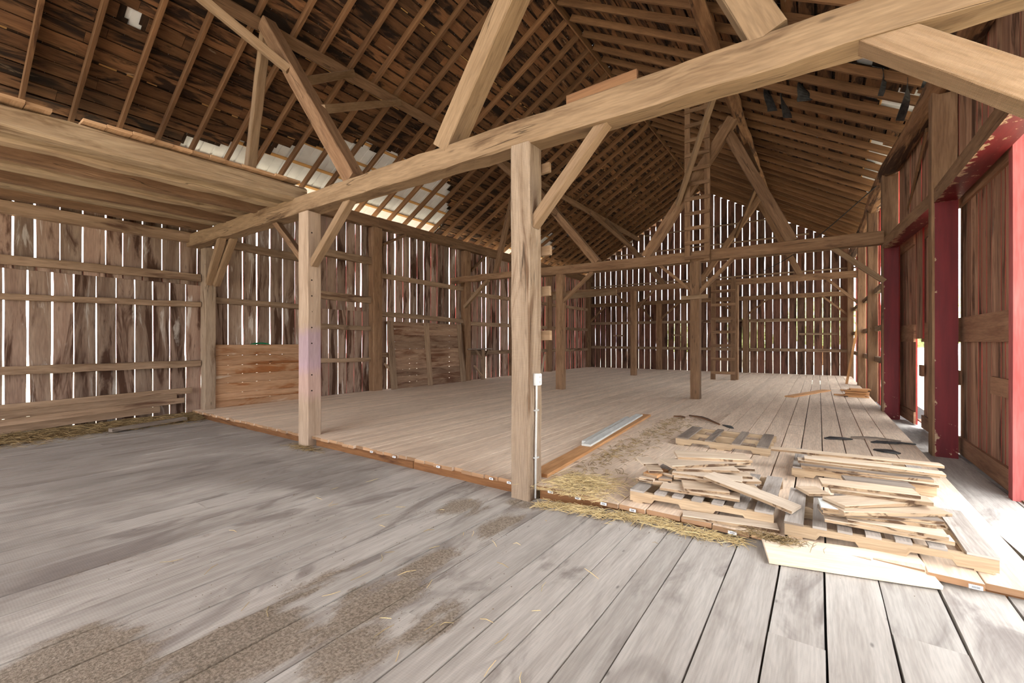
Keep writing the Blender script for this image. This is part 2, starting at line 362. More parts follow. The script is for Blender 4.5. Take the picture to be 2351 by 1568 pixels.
for (px, py, w) in ((852, 1017, .05), (904, 1036, .05), (1005, 1062, .05), (1127, 1090, .05), (1168, 1101, .05), (1263, 1125, .055), (1326, 1137, .055), (1385, 1152, .055), (1452, 1165, .055), (1681, 1215, .06), (2241, 1331, .06)):
    p = ony(px, py, 3.74); p.z = D - .018
    yf = 3.742
    mb = MB(); mb.box((p.x - w / 2, yf, p.z - .011), (p.x + w / 2, yf + .01, p.z + .011), 0)
    for q in range(7):
        xx = p.x - w * .25 + w * .5 * q / 6; mb.box((xx - .0012, yf - .0006, p.z - .006), (xx + .0014, yf + .0001, p.z + .007), 0, mats=[1] * 4, endmat=1)
    deck_child(mb, 'barcode_sticker', [M['sticker'], M['ink']], 'white barcode sticker')

# ------------------------------------------------------------------ walls
def siding(mb, pos, edges, ztop, zbot, th=.022, zseg=.35, m_in=0, m_red=1, notch=.05):
    """vertical boards between slit edges; edges: list of (a, gap); pos(a,z,d)->point, d=0 inner face, d=th outside face"""
    for (a0, g0), (a1, g1) in zip(edges[:-1], edges[1:]):
        l = a0 + g0 / 2; r = a1 - g1 / 2
        zb = zbot((l + r) / 2) if callable(zbot) else zbot; zt = ztop((l + r) / 2) if callable(ztop) else ztop
        n = max(2, int((zt - zb) / zseg)); sd = R.uniform(0, 99); rings = []; us = []; tw = R.uniform(-.004, .004)
        for i in range(n + 1):
            z = zb + (zt - zb) * i / n
            e0 = g0 * .55 * mnoise.noise(V((sd, z * .8, 2))); e1 = g1 * .55 * mnoise.noise(V((sd, z * .8, 7)))
            if .9 < z < 1.5 and R.random() < notch * 2.5: e1 += R.uniform(.006, .016)
            if R.random() < notch: e1 += R.uniform(.004, .012)
            if R.random() < notch: e0 -= R.uniform(.004, .012)
            L, Rr = l - min(e0, g0 * .45), r + min(-e1, g1 * .45)
            rings.append([pos(L, z, 0 + tw), pos(Rr, z, 0 - tw), pos(Rr, z, th - tw), pos(L, z, th + tw)]); us.append(z)
        w = r - l
        mb.sweep(rings, us, [0, w, w + th, 2 * w + th, 2 * w + 2 * th], rc(), [m_in, m_red, m_red, m_red], m_in)
def fill(slits, a0, a1, wmax=.26):
    """add tight joints so that no board is wider than wmax; slits: (a, gap)"""
    s = sorted([(a0, .003)] + list(slits) + [(a1, .003)]); out = [s[0]]
    for p, q in zip(s[:-1], s[1:]):
        n = max(1, round((q[0] - p[0]) / wmax + .2))
        for i in range(1, n): out.append((p[0] + (q[0] - p[0]) * i / n + R.uniform(-.02, .02), R.choice((.0015, .002, .004))))
        out.append(q)
    return out
XL = -11.0
def plL(a, z, d): return V((XL - d, a, z))
def sl(lst, py=700, x=XL): return [(onx(px, py, x).y, g) for px, g in lst]
mb = MB()
siding(mb, plL, fill(sl([(30, .03), (80, .028), (138, .01), (190, .026), (243, .024), (282, .018), (327, .022), (372, .018), (413, .012), (453, .018)], 560), YF, 3.98), 5.25, 2.82)
siding(mb, lambda a, z, d: V((XL - .03 - d, a, z)), fill(sl([(8, .026), (65, .032), (121, .024), (170, .024), (222, .014), (268, .012), (311, .016), (352, .02), (391, .012), (428, .016)], 750), YF, 3.98), 2.95, -.1)
siding(mb, plL, fill(sl([(490, .03), (524, .022), (557, .034), (590, .03), (620, .034), (649, .018), (677, .012)]), 3.98, 6.35), 5.25, -.1)
siding(mb, plL, fill(sl([(773, .014), (795, .016), (816, .026), (829, .05), (750, .008)], 560), 6.35, 8.42), 5.25, 2.5)
siding(mb, lambda a, z, d: V((XL - .03 - d, a, z)), fill(sl([(756, .012), (778, .016), (797, .01), (814, .01), (833, .012)], 800), 6.35, 8.42), 2.62, -.1)
siding(mb, plL, fill(sl([(872, .018), (889, .026), (907, .06), (925, .02), (941, .034), (957.5, .026), (973, .034), (989, .018), (1003, .018), (1018, .006), (1032, .055), (1046, .02)]), 8.42, 12.55, .3), 5.25, -.1)
siding(mb, plL, fill(sl([(1084, .014), (1095.5, .012), (1106, .022), (1116, .05), (1128, .018), (1138, .016), (1148, .045), (1157, .01), (1167, .04)]), 12.55, 15.6, .3), 5.25, -.1)
sr = [(15.6 + .27 * i + R.uniform(-.03, .03), R.choice((.012, .016, .02, .028))) for i in range(1, 30)]
siding(mb, plL, fill([q for q in sr if q[0] < 23.5], 15.6, 23.64, .3), 5.25, -.1)
wl = struct(mb.build('wall_left', [M['siding'], M['red']])); wl['label'] = 'left wall of weathered vertical boards with light slits'

YB = 23.6; RX, RZ, RK = -4.8, 9.12, .586
def roofz(x, off=0.): return RZ - RK * abs(x - RX) + off
def plB(a, z, d): return V((a, YB + d, z))
ups = [712, 767, 820, 875, 932, 988, 1047, 1105, 1165, 1227, 1286, 1349, 1410, 1473, 1537, 1604, 1670]
pxs = [1200 + v / 4.612 for v in ups] + [1540 + v / 6.03 for v in (225, 310, 405, 500, 595, 690, 787, 888, 990, 1093, 1197, 1303, 1410, 1520, 1632, 1747, 1863)] + [1868, 1888.5, 1908, 1928.5]
mb = MB()
gs = [(ony(px, 600, YB).x, R.choice((.022, .027, .032)) if px > 1390 else .016) for px in pxs]
siding(mb, plB, fill(gs, -11.02, 1.06, .36), lambda a: roofz(a, .12), 3.62, .022, .4, notch=.12)
gl = [(a + R.uniform(-.01, .01), R.choice((.012, .015, .022)) if a > -7 else .012) for a, g in gs]
siding(mb, lambda a, z, d: V((a, YB + .026 + d, z)), fill(gl, -11.02, 1.06, .3), 3.75, -.1, .022, .4, notch=.1)
wb = struct(mb.build('wall_back', [M['siding_dark'], M['red']])); wb['label'] = 'back gable wall of dark vertical boards with bright slits'

# right wall: piecewise line of the posts' inner faces
XR = [(YF, 1.31), (8.4, 1.31), (11.9, 1.08), (18.7, 1.06), (24, 1.0)]
def xr(y):
    for (y0, x0), (y1, x1) in zip(XR[:-1], XR[1:]):
        if y <= y1: return x0 + (x1 - x0) * (y - y0) / (y1 - y0)
    return XR[-1][1]
mb = MB()
def plR(a, z, d): return V((xr(a) + .27 + d, a, z))
yy = [8.7 + .26 * i for i in range(60)]
siding(mb, plR, fill([(y + R.uniform(-.03, .03), R.choice((.004, .006, .012))) for y in yy if y < 11.8], 8.45, 11.9, .3), 5.3, 3.66)
siding(mb, plR, fill([(y + R.uniform(-.03, .03), R.choice((.003, .006, .012))) for y in [3.95 + .23 * i for i in range(20)] if y < 8.3], 3.8, 8.45, .3), 5.3, 3.66)
siding(mb, plR, [(12.0, .003)] + [(12.3 + .42 * i, R.uniform(.17, .24)) for i in range(27)] + [(23.62, .003)], 5.3, -.1)  # far boards spaced wide, hidden behind posts, to let extra daylight in
siding(mb, plR, fill([], YF, 2.5, .3), 5.3, -.1)
wr = struct(mb.build('wall_right', [M['door'], M['red']])); wr['label'] = 'right wall boards above and beyond the sliding doors'

# ------------------------------------------------------------------ roof
L_SL = math.hypot(6.75, 6.75 * RK)
CS, SN = 1 / math.hypot(1, RK), RK / math.hypot(1, RK)
def rp(side, s, y, off):        # point on slope: s metres down from the ridge, off metres above the rafters' underside
    return V((RX + side * (s * CS + off * SN), y, RZ - s * SN + off * CS))
RT_H = .14                       # rafter depth
HOLES_L = [(-9.08, 2.33, .12, .15), (-8.3, 6.75, .1, .09)]
def missing(side, s, y):
    p = rp(side, s, y, RT_H); n = .25 * mnoise.noise(V((y * 1.7, s * 1.7, side)))+ .12 * mnoise.noise(V((y * 6, s * 6, side)))
    if side < 0:
        x = p.x
        if 3.6 < y + n < 11.3:
            lim = -10.7 + 1.35 * min(1, max(0, (y - 4.0) / 3.)) - max(0, (y - 10.2) * 1.2)
            if x < lim + n: return True
        if 15.5 < y + n < 18.6 and x < -9.9 - abs(y - 17) * .3 + n: return True
        for hx, hy, rx, ry in HOLES_L:
            if ((x - hx) / rx) ** 2 + ((y - hy) / ry) ** 2 < 1 + n * 2: return True
    else:
        x = p.x
        if 7.3 < y + n < 9.0 and x > .35 + n: return True
        if 12.2 < y + n < 17. and x > .95 + n * .7: return True
        if 9.8 < y + n < 10.6 and x > .9 + n: return True
    return False
mb = MB()
for side in (-1, 1):
    s = .03
    while s < L_SL - .02:
        w = R.uniform(.17, .25); gap = R.uniform(.02, .05) if side < 0 else R.uniform(.03, .07)
        y = YF
        while y < 23.9:
            ln = R.uniform(2.2, 4.2); y1 = min(24.0, y + ln); col = rc(); ru = R.uniform(0, 50)
            n = max(1, int((y1 - y) / .12)); run = []
            def flush(run):
                if len(run) < 2: return
                rings = []; us = []
                for t in run:
                    rings.append([rp(side, s, t, RT_H), rp(side, s + w, t, RT_H), rp(side, s + w, t, RT_H + .02), rp(side, s, t, RT_H + .02)]); us.append(t)
                mb.sweep(rings, us, [0, w, w + .02, 2 * w + .02, 2 * w + .04], col, ru=ru)
            for i in range(n + 1):
                t = y + (y1 - y) * i / n
                if missing(side, s + w / 2, t):
                    flush(run); run = []
                else: run.append(t)
            flush(run); y = y1 + .005
        s += w + gap
ce = struct(mb.build('ceiling', M['sheath'])); ce['label'] = 'brown roof sheathing boards under both slopes'
mb = MB()
for side in (-1, 1):
    s = -.16
    while s < L_SL:
        y = YF
        while y < 24:
            dy = R.uniform(.1, .2); o0 = RT_H + .024 + R.uniform(0, .012); o1 = o0 - .0 + R.uniform(.004, .02)
            if not missing(side, s + .1, y + dy / 2):
                b = len(mb.v); mb.v += [tuple(rp(side, s, y, o1)), tuple(rp(side, s, y + dy, o1)), tuple(rp(side, s + .235, y + dy, o0)), tuple(rp(side, s + .235, y, o0))]
                u0 = R.uniform(0, 50); mb.face([b, b + 1, b + 2, b + 3], [(u0, 0), (u0, dy), (u0 + .23, dy), (u0 + .23, 0)], rc())
            y += dy
        s += .23
mb.build('shingle_layer', M['shingle'], ce)
mb = MB()
for side in (-1, 1):
    for s in [.3 + .62 * i for i in range(13)]:
        if s < L_SL: mb.bar(rp(side, s, YF, RT_H + .055), rp(side, s, 24, RT_H + .055), .07, .03, V((side * SN, 0, CS)))
    mb.bar(rp(side, L_SL - .02, YF, RT_H + .05), rp(side, L_SL - .02, 24, RT_H + .05), .09, .035, V((side * SN, 0, CS)))
mb.build('batten_rows', M['batten'], ce)
mb = MB()
for side in (-1, 1):
    ys = []; y = YF - .1
    while y < 24.2:
        ys += [(y, 0.), (y + .19, 0.), (y + .2, .018), (y + .225, .018)]; y += .235
    b = len(mb.v)
    for (y, o) in ys: mb.v += [tuple(rp(side, -.05, y, RT_H + .075 + o)), tuple(rp(side, L_SL + .12, y, RT_H + .075 + o))]
    for i in range(len(ys) - 1): mb.face([b + 2 * i, b + 2 * i + 1, b + 2 * i + 3, b + 2 * i + 2], [(0, 0)] * 4, (.5, .5, .5))
mb.bar((RX, YF, RZ + RT_H + .12), (RX, 24.1, RZ + RT_H + .12), .5, .05)
o = mb.build('metal_sheet', M['metal'], ce); o['label'] = 'pale ribbed metal roofing above the sheathing'
# ridge board and rafters
mb = MB(); mb.bar((RX, YF, RZ + .02), (RX, 23.7, RZ - .0), .035, .2); tag(mb.build('ridge_board', M['rafter']), 'thin brown ridge board where both roof slopes meet', 'ridge board')
rys = [1.35 - 13 * .607 + .607 * k for k in range(52)]
for side, nm in ((-1, 'left'), (1, 'right')):
    vis = []
    for y in rys:
        if y > 23.5: continue
        y += R.uniform(-.03, .03)
        if seen([rp(side, s, y, 0) for s in (.1, 1.5, 3, 4.5, 6, 7)], 30): vis.append(y)
    for i, y in enumerate(vis):
        mb = MB(); o2 = RT_H / 2
        mb.bar(rp(side, .02, y, o2), rp(side, L_SL - .1 + R.uniform(-.05, .05), y + R.uniform(-.02, .02), o2), .055, RT_H - .003, V((side * SN, 0, CS)), n=6, wob=.006)
        k = len(vis) - 1 - i
        tag(mb.build('roof_rafter', M['rafter']), 'brown rafter on the %s roof slope, %s counting out from the back gable' % (nm, ORD[k]), 'rafter', 'rafters of the %s roof slope' % nm)

# ------------------------------------------------------------------ timber frame
def timber(name, p0, p1, w, h, mat, label, cat, up=UP, group=None, n=14, ch=.012, wob=.012, bow=None, mats=None, endmat=0, taper=1.):
    mb = MB(); mb.bar(p0, p1, w, h, up, n, ch, wob, None, mats, endmat, taper, bow)
    return tag(mb.build(name, mat), label, cat, group)
YA, YBT, YC = 3.83, 11.92, 18.75
YV = V((0, 1, 0))
timber('tie_beam', (-11.0, YA, 3.74), (2.2, YA, 3.725), .25, .26, M['beam'], 'long hewn tie beam crossing the foreground from the left wall to the top right', 'beam', n=60, wob=.022)
timber('tie_beam', (-10.95, YBT, 3.83), (-7.3, YBT, 3.82), .22, .2, M['oldtimber'], 'short tie beam running from the left wall to the second frame beam', 'beam', n=20, wob=.03)
timber('tie_beam', (-7.5, YBT + .02, 3.79), (1.1, YBT, 3.76), .25, .26, M['oldtimber'], 'brown tie beam crossing the middle of the barn below the upper ladder', 'beam', n=40, wob=.015)
timber('tie_beam', (-10.95, YC, 3.93), (1.08, YC, 3.88), .22, .22, M['oldtimber'], 'dark tie beam beyond the middle frame, last before the gable beam', 'beam', n=30, wob=.015)
timber('tie_beam', (-11.0, 23.45, 3.68), (1.05, 23.45, 3.66), .2, .2, M['oldtimber'], 'dark tie beam fixed along the slatted back gable wall', 'beam', n=30, wob=.012)
# posts
def post(name, x0, x1, y0, y1, z0, z1, mat, label, n=14, wob=.012, mats=None, ch=.014):
    mb = MB(); mb.bar(((x0 + x1) / 2, (y0 + y1) / 2, z0), ((x0 + x1) / 2, (y0 + y1) / 2, z1), x1 - x0, y1 - y0, YV, n, ch, wob, None, mats)
    return tag(mb.build(name, mat, origin=((x0 + x1) / 2, (y0 + y1) / 2, z0)), label, 'post')
npost = post('timber_post', -2.60, -2.37, 3.70, 3.94, 0, 3.61, M['post'], 'thick pale square post in the centre foreground carrying a conduit', 40, .01)
p2 = post('timber_post', -6.66, -6.40, 3.72, 3.95, 0, 3.62, M['postpaint'], 'pale square post with purple spray paint and peg holes', 30, .008)
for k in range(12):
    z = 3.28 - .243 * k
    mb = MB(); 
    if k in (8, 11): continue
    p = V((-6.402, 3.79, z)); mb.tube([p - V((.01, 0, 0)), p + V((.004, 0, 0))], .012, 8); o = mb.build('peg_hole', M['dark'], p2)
a = V((-10.76, 4.0, 0)); post('timber_post', -10.98, -10.74, 3.95, 4.16, 0, 3.62, M['post'], 'pale cracked post on the left wall beside the board partition', 20)
post('timber_post', -11., -10.76, 8.30, 8.62, 0, 5.0, M['oldtimber'], 'weathered wall post between the purple post and the leaning panel', 20, .025)
post('timber_post', -11., -10.76, 12.42, 12.72, 0, 5.0, M['oldtimber'], 'wall post between the leaning panel and the small corner shelf', 20, .015)
post('timber_post', -11., -10.76, 15.5, 15.75, 0, 5.0, M['oldtimber'], 'left wall post hidden just behind the near pale post', 10)
post('timber_post', -11., -10.76, 18.6, 18.9, 0, 5.0, M['oldtimber'], 'left wall post at the far dark tie beam', 14)
post('timber_post', -11., -10.78, 23.2, 23.44, 0, 5.2, M['oldtimber'], 'corner post at the left end of the back gable', 14)
post('timber_post', -6.62, -6.38, 11.82, 12.05, D, 3.66, M['oldtimber'], 'brown post under the left end of the middle tie beam', 20)
post('timber_post', -2.70, -2.47, 11.80, 12.03, D, 3.64, M['oldtimber'], 'brown post under the middle tie beam below the upper ladder', 20)
post('timber_post', -6.72, -6.5, 18.62, 18.85, D, 3.82, M['oldtimber'], 'slim post under the far dark tie beam, left of the gable centre', 14)
post('timber_post', -2.75, -2.52, 18.65, 18.86, D, 3.8, M['oldtimber'], 'slim post under the far dark tie beam behind the lower ladder', 14)
for px0, px1, lab in ((1507, 1519, 'gable post against the back boards, left of the middle post'), (1705, 1717, 'gable post against the back boards, right of the lower ladder')):
    x0 = ony(px0, 800, 23.4).x; x1 = ony(px1, 800, 23.4).x
    post('timber_post', x0, x1, 23.3, 23.54, D, 3.6, M['oldtimber'], lab, 12)
# right wall posts
def rpost(y, x, w, d, z0, z1, lab, red=True):
    mb = MB(); mb.bar((x + w / 2, y, z0), (x + w / 2, y, z1), w, d, YV, 14, 0, .006, None, [1 if red else 0, 0, 0, 0])
    o = tag(mb.build('timber_post', [M['oldtimber'], M['redpost']], origin=(x + w / 2, y, z0)), lab, 'post'); return o
mb = MB()
def doorpost(y, x, ztop, lab):
    o = empty('door_post', (x + .13, y, 0)); tag(o, lab, 'post')
    m1 = MB(); m1.bar((x + .13, y, 0), (x + .13, y, ztop), .26, .26, YV, 16, .006, .008); m1.build('timber_core', M['oldtimber'], o)
    m2 = MB(); m2.bar((x + .145, y - .136, 0.), (x + .145, y - .136, 3.70), .235, .012, YV, 10, 0, .003); q = m2.build('painted_face', M['redpost'], o); q['label'] = 'chipped dark red painted face'
    return o
doorpost(8.55, 1.30, 5.1, 'post with a chipped red face left of the nearest sliding door')
doorpost(12.05, 1.08, 5.1, 'red faced post at the right end of the middle tie beam')
post('timber_post', 1.34, 1.6, 3.70, 3.95, 0, 5.1, M['oldtimber'], 'right wall post carrying the tie beam end beyond the frame', 10)
post('timber_post', 1.08, 1.3, 15.2, 15.45, 0, 5.1, M['oldtimber'], 'dark right wall post just beyond the red faced post', 12)
post('timber_post', 1.06, 1.28, 18.6, 18.85, 0, 5.1, M['oldtimber'], 'right wall post at the far dark tie beam above the board pile', 12)
post('timber_post', .98, 1.2, 23.2, 23.44, 0, 5.2, M['oldtimber'], 'corner post at the right end of the back gable', 12)
# wall plates
timber('wall_plate', (-10.9, YF, 5.14), (-10.9, 8.5, 5.16), .26, .3, M['oldtimber'], 'left wall plate, near length above the purple post', 'beam', n=30, wob=.02)
timber('wall_plate', (-10.9, 8.5, 5.17), (-10.9, 23.6, 5.2), .26, .3, M['oldtimber'], 'left wall plate, far length running to the back gable', 'beam', n=40, wob=.02)
mb = MB(); pts = [(xr(y) + .12, y, 5.2 + .03 * math.sin(y)) for y in [YF, -3, 2, 6, 8.5, 10, 12, 14, 16, 18.7, 21, 23.6]]
for i, q in enumerate(pts[:-1]):
    pass
mb.tube([V(p) for p in pts], [.17 + .02 * math.sin(i * 2.1) for i in range(len(pts))], 10)
tag(mb.build('wall_plate', M['bark']), 'rough log plate along the top of the right wall', 'beam')
# purlins
timber('purlin', (-7.98, YF, 7.12), (-7.98, 23.3, 7.12), .2, .2, M['oldtimber'], 'squared purlin carrying the left slope rafters', 'beam', up=V((SN, 0, CS)), n=50, wob=.015)
timber('purlin', (-1.62, YF, 7.12), (-1.62, 23.3, 7.12), .22, .22, M['bark'], 'bark edged purlin carrying the right slope rafters', 'beam', up=V((-SN, 0, CS)), n=60, wob=.05, ch=.03)
# canted struts
def strut(y, x0, z0, x1, z1, w, mat, lab): timber('canted_strut', (x0, y, z0), (x1, y, z1), w, w, mat, lab, 'strut', up=YV, n=12, wob=.008)
strut(YA, -5.36, 3.86, -7.86, 7.1, .23, M['oldtimber'], 'dark strut leaning from the foreground tie beam up to the left purlin')
strut(YA, -3.62, 3.86, -1.40, 7.05, .25, M['beam'], 'pale thick strut rising right from the foreground tie beam')
strut(YA, -.30, 3.86, -1.75, 7.0, .25, M['beam'], 'sawn strut leaning left from the foreground tie beam at top right')
strut(YA + .05, -8.75, 4.1, -8.02, 7.05, .15, M['brace'], 'slim split strut rising from the loft edge to the left purlin')
strut(YBT, -5.28, 3.9, -7.9, 7.1, .22, M['oldtimber'], 'strut leaning left from the middle tie beam, behind the near post')
strut(YBT, -3.86, 3.9, -1.72, 7.05, .24, M['oldtimber'], 'strut rising right from the middle tie beam behind the upper ladder')
strut(YBT + .1, -.50, 3.9, -1.95, 7.0, .24, M['oldtimber'], 'strut leaning left from the right part of the middle tie beam')
strut(YBT, -9.0, 3.9, -8.1, 7.0, .15, M['oldtimber'], 'slim strut from the short left tie beam up to the left purlin')
strut(YC, -5.3, 4.0, -7.9, 7.1, .2, M['oldtimber'], 'strut leaning left from the far dark tie beam')
strut(YC, -3.9, 4.0, -1.75, 7.05, .2, M['oldtimber'], 'strut rising right from the far dark tie beam')
strut(YC + .1, -.55, 4.0, -1.9, 7.0, .2, M['oldtimber'], 'strut leaning left from the right of the far dark tie beam')
# purlin braces (run along the barn)
def pbrace(p0, p1, w, h, mat, lab): timber('purlin_brace', p0, p1, w, h, mat, lab, 'brace', n=6, ch=.006, wob=.004)
pbrace((-6.95, YA - .1, 5.95), (-7.86, 2.35, 7.08), .1, .13, M['brace'], 'light brace from the dark foreground strut to the purlin at upper left')
pbrace((-6.85, YA + .08, 5.82), (-7.8, 5.5, 7.08), .1, .13, M['brace'], 'brace with whitish edge from the dark foreground strut, upper one of two')
pbrace((-6.30, YA + .08, 5.2), (-7.85, 6.75, 7.06), .1, .13, M['brace'], 'brace from the dark foreground strut to the purlin, lower one of two')
pbrace((-3.0, YBT - .12, 5.15), (-1.72, 10.0, 7.02), .1, .13, M['brace'], 'smooth brace crossing in front of the upper ladder to the right purlin')
pbrace((-1.2, YBT + .1, 5.6), (-1.65, 13.6, 7.02), .1, .13, M['oldtimber'], 'brace from the right middle strut toward the far right purlin')
pbrace((-6.6, YBT + .1, 5.5), (-7.9, 13.6, 7.05), .1, .13, M['oldtimber'], 'brace from the left middle strut running on to the left purlin')
pbrace((-6.6, YBT - .1, 5.5), (-7.9, 10.3, 7.05), .1, .13, M['oldtimber'], 'brace from the left middle strut back toward the viewer')
pbrace((-6.6, YC - .1, 5.6), (-7.9, 17.1, 7.05), .1, .12, M['oldtimber'], 'brace from the far left strut back toward the viewer')
pbrace((-2.6, YC - .1, 5.6), (-1.7, 17.1, 7.02), .1, .12, M['oldtimber'], 'brace from the far right rising strut back toward the viewer')
pbrace((-1.4, YA + .1, 5.75), (-1.65, 5.6, 7.02), .1, .13, M['brace'], 'brace from the top right foreground strut to the right purlin')
pbrace((-2.35, YA - .08, 5.75), (-1.75, 5.3, 6.98), .11, .15, M['brace'], 'golden brace running right from the pale foreground strut near the ridge')
# knee braces
def knee(p0, p1, w, h, mat, lab, up=YV): timber('knee_brace', p0, p1, w, h, mat, lab, 'brace', up=up, n=8, ch=.006, wob=.006)
knee((-1.56, 3.82, 3.68), (-2.40, 3.82, 2.79), .1, .12, M['brace'], 'sawn knee brace right of the near pale post')
knee((-7.62, 3.84, 3.68), (-6.66, 3.84, 2.86), .1, .1, M['oldtimber'], 'grey knee brace left of the purple painted post')
knee((-5.46, 3.83, 3.64), (-6.42, 3.83, 2.80), .11, .12, M['brace'], 'sawn knee brace right of the purple painted post')
knee((-9.52, 3.80, 3.66), (-10.72, 4.02, 2.86), .12, .12, M['brace'], 'pale knee brace on the left wall post, nearer of the doubled pair')
knee((-9.40, 3.95, 3.66), (-10.62, 4.12, 2.84), .12, .12, M['brace'], 'pale knee brace on the left wall post, farther of the doubled pair')
knee((.28, 3.82, 3.68), (1.40, 3.82, 2.72), .19, .19, M['brace'], 'big pale sawn knee brace at the upper right corner')
knee((-5.42, 11.92, 3.66), (-6.42, 11.92, 2.82), .09, .12, M['oldtimber'], 'knee brace right of the brown post under the middle tie beam')
knee((-1.70, 11.90, 3.66), (-2.50, 11.90, 2.85), .09, .12, M['oldtimber'], 'knee brace right of the post below the upper ladder')
knee((.22, 11.92, 3.68), (1.12, 11.95, 2.86), .1, .13, M['brace'], 'pale knee brace from the middle tie beam to the red faced post')
knee((-3.5, 11.93, 3.66), (-2.68, 11.93, 2.9), .08, .1, M['oldtimber'], 'knee brace left of the post below the upper ladder')
knee((-9.3, YBT, 3.74), (-10.78, 12.4, 2.9), .11, .13, M['brace'], 'knee brace on the wall post beside the small corner shelf')
knee((.2, YC, 3.8), (1.1, YC, 2.9), .09, .11, M['oldtimber'], 'knee brace under the far dark tie beam at the right wall')
knee((-5.75, YC, 3.8), (-6.52, YC, 3.0), .08, .1, M['oldtimber'], 'knee brace right of the slim far post')
knee((-7.5, YC, 3.8), (-6.7, YC, 3.0), .08, .1, M['oldtimber'], 'knee brace left of the slim far post')
for i, (pa, pb, lab) in enumerate((((1410, 775), (1352, 715 + 130), ''),)): pass
for (x0, x1, lab) in ((-9.9, -10.8, 'knee brace at the left corner of the back gable'), (-7.9, -7.25, 'knee brace left of the left gable post'), (-5.9, -6.85, 'knee brace right of the left gable post'), (-3.9, -3.2, 'knee brace left of the right gable post'), (-1.9, -2.95, 'knee brace right of the right gable post'), (.1, 1.0, 'knee brace at the right corner of the back gable')):
    knee((x0, 23.38, 3.6), (x1, 23.38, 2.75), .08, .1, M['oldtimber'], lab)
knee((-10.85, 8.7, 4.55), (-10.85, 9.6, 5.02), .08, .1, M['oldtimber'], 'small knee brace under the left plate beside the leaning panel bay', up=V((1, 0, 0)))
knee((-10.85, 12.85, 4.3), (-10.85, 13.7, 5.02), .08, .1, M['oldtimber'], 'small knee brace under the left plate beyond the panel bay', up=V((1, 0, 0)))
knee((1.42, 12.2, 4.4), (1.45, 13.0, 5.05), .1, .1, M['oldtimber'], 'plank brace under the right log plate beyond the red post', up=V((1, 0, 0)))
knee((1.42, 9.6, 5.0), (1.40, 11.8, 3.85), .1, .03, M['rafter'], 'plank brace slanting above the far sliding door', up=V((1, 0, 0)))

# cleats behind the near post
for k, (z, lab) in enumerate(((3.40, 'topmost'), (2.54, 'second'), (2.12, 'third'), (1.66, 'lowest'))):
    mb = MB(); dx = .03
    mb.bar((-2.62, 3.965, z), (-2.285 + .01 * (k % 2), 3.965, z + .01), .045, .10, UP, 3, .003, .003)
    tag(mb.build('climbing_cleat', M['brace']), 'short board nailed behind the near pale post, %s of four' % lab, 'board', 'climbing boards behind the near post')
# plank scrap on the front beam
mb = MB(); a = ony(1300, 235, 3.78); b = ony(1462, 175, 3.78)
mb.bar((a.x, 3.80, 3.915), (b.x, 3.80, 3.93), .04, .13, UP, 6, .004, .004)
tag(mb.build('loose_board', M['rafter']), 'brown board lying on edge on top of the foreground tie beam', 'board')

# girts on the walls
def girt(p0, p1, w, h, lab, mat='girt', n=12, wob=.02): timber('wall_girt', p0, p1, w, h, M[mat], lab, 'rail', n=n, ch=.006, wob=wob)
GX = -10.93
for i, (z0, z1, w, h, q) in enumerate(((3.80, 3.80, .2, .2, 'topmost'), (2.92, 2.98, .1, .15, 'second'), (2.30, 2.40, .1, .11, 'third'), (1.12, 1.14, .1, .13, 'lowest'))):
    girt((GX, -1.2, z0), (GX, 3.93, z1), w, h, '%s rail on the left wall in the bay under the loft' % q, wob=.03)
for i, (z0, z1, w, h, q) in enumerate(((3.80, 3.74, .14, .17, 'upper'), (2.52, 2.50, .1, .13, 'lower'))):
    girt((GX, 4.18, z0), (GX, 6.4 if i else 6.6, z1), w, h, '%s rail on the left wall above the board partition' % q)
for i, (z0, w, h, q) in enumerate(((4.02, .16, .2, 'dark rough topmost'), (2.86, .12, .2, 'second'), (2.02, .1, .13, 'third'), (1.1, .09, .12, 'lowest'))):
    girt((GX, 6.4, z0), (GX, 8.3, z0 - .02), w, h, '%s rail on the left wall right of the purple post' % q)
for i, (z0, z1, q) in enumerate(((3.62, 3.58, 'upper'), (2.46, 2.38, 'middle'), (1.2, 1.2, 'lower'))):
    girt((GX, 8.6, z0), (GX, 12.44, z1), .1, .15, '%s rail on the left wall at the leaning panel' % q)
for i, (z0, q) in enumerate(((3.45, 'upper'), (2.3, 'middle'), (1.18, 'lower'))):
    girt((GX, 12.7, z0), (GX, 18.6, z0), .1, .15, '%s rail on the left wall beyond the corner shelf' % q)
    girt((GX, 18.9, z0), (GX, 23.2, z0), .1, .15, '%s rail on the left wall nearest the back corner' % q)
for (z, q) in ((1.3, 'lowest'), (2.66, 'second')):
    girt((-10.8, YB - .06, z), (1.0, YB - .06, z - .08), .1, .14, '%s rail across the back gable boards' % q, n=24)
for (z, q) in ((4.75, 'lower'), (5.6, 'middle'), (6.4, 'upper'), (7.3, 'topmost')):
    hw = (RZ - z) / RK - .2
    girt((RX - hw, YB - .05, z), (RX + hw, YB - .05, z), .06, .07, '%s slim rail in the peak of the back gable' % q, n=12, wob=.008)
for (px, w, lab) in ((1420, 28, 'left'), (1556, 22, 'middle'), (1878, 62, 'right')):
    c = ony(px, 772, YB - .03); ww = w * .0225
    mb = MB(); mb.bar((c.x - ww / 2, YB - .02, 1.95), (c.x + ww / 2, YB - .02, 1.95), .03, .09, UP); tag(mb.build('patch_board', M['girt']), 'short board nailed across the back gable slits, %s of three' % lab, 'board')
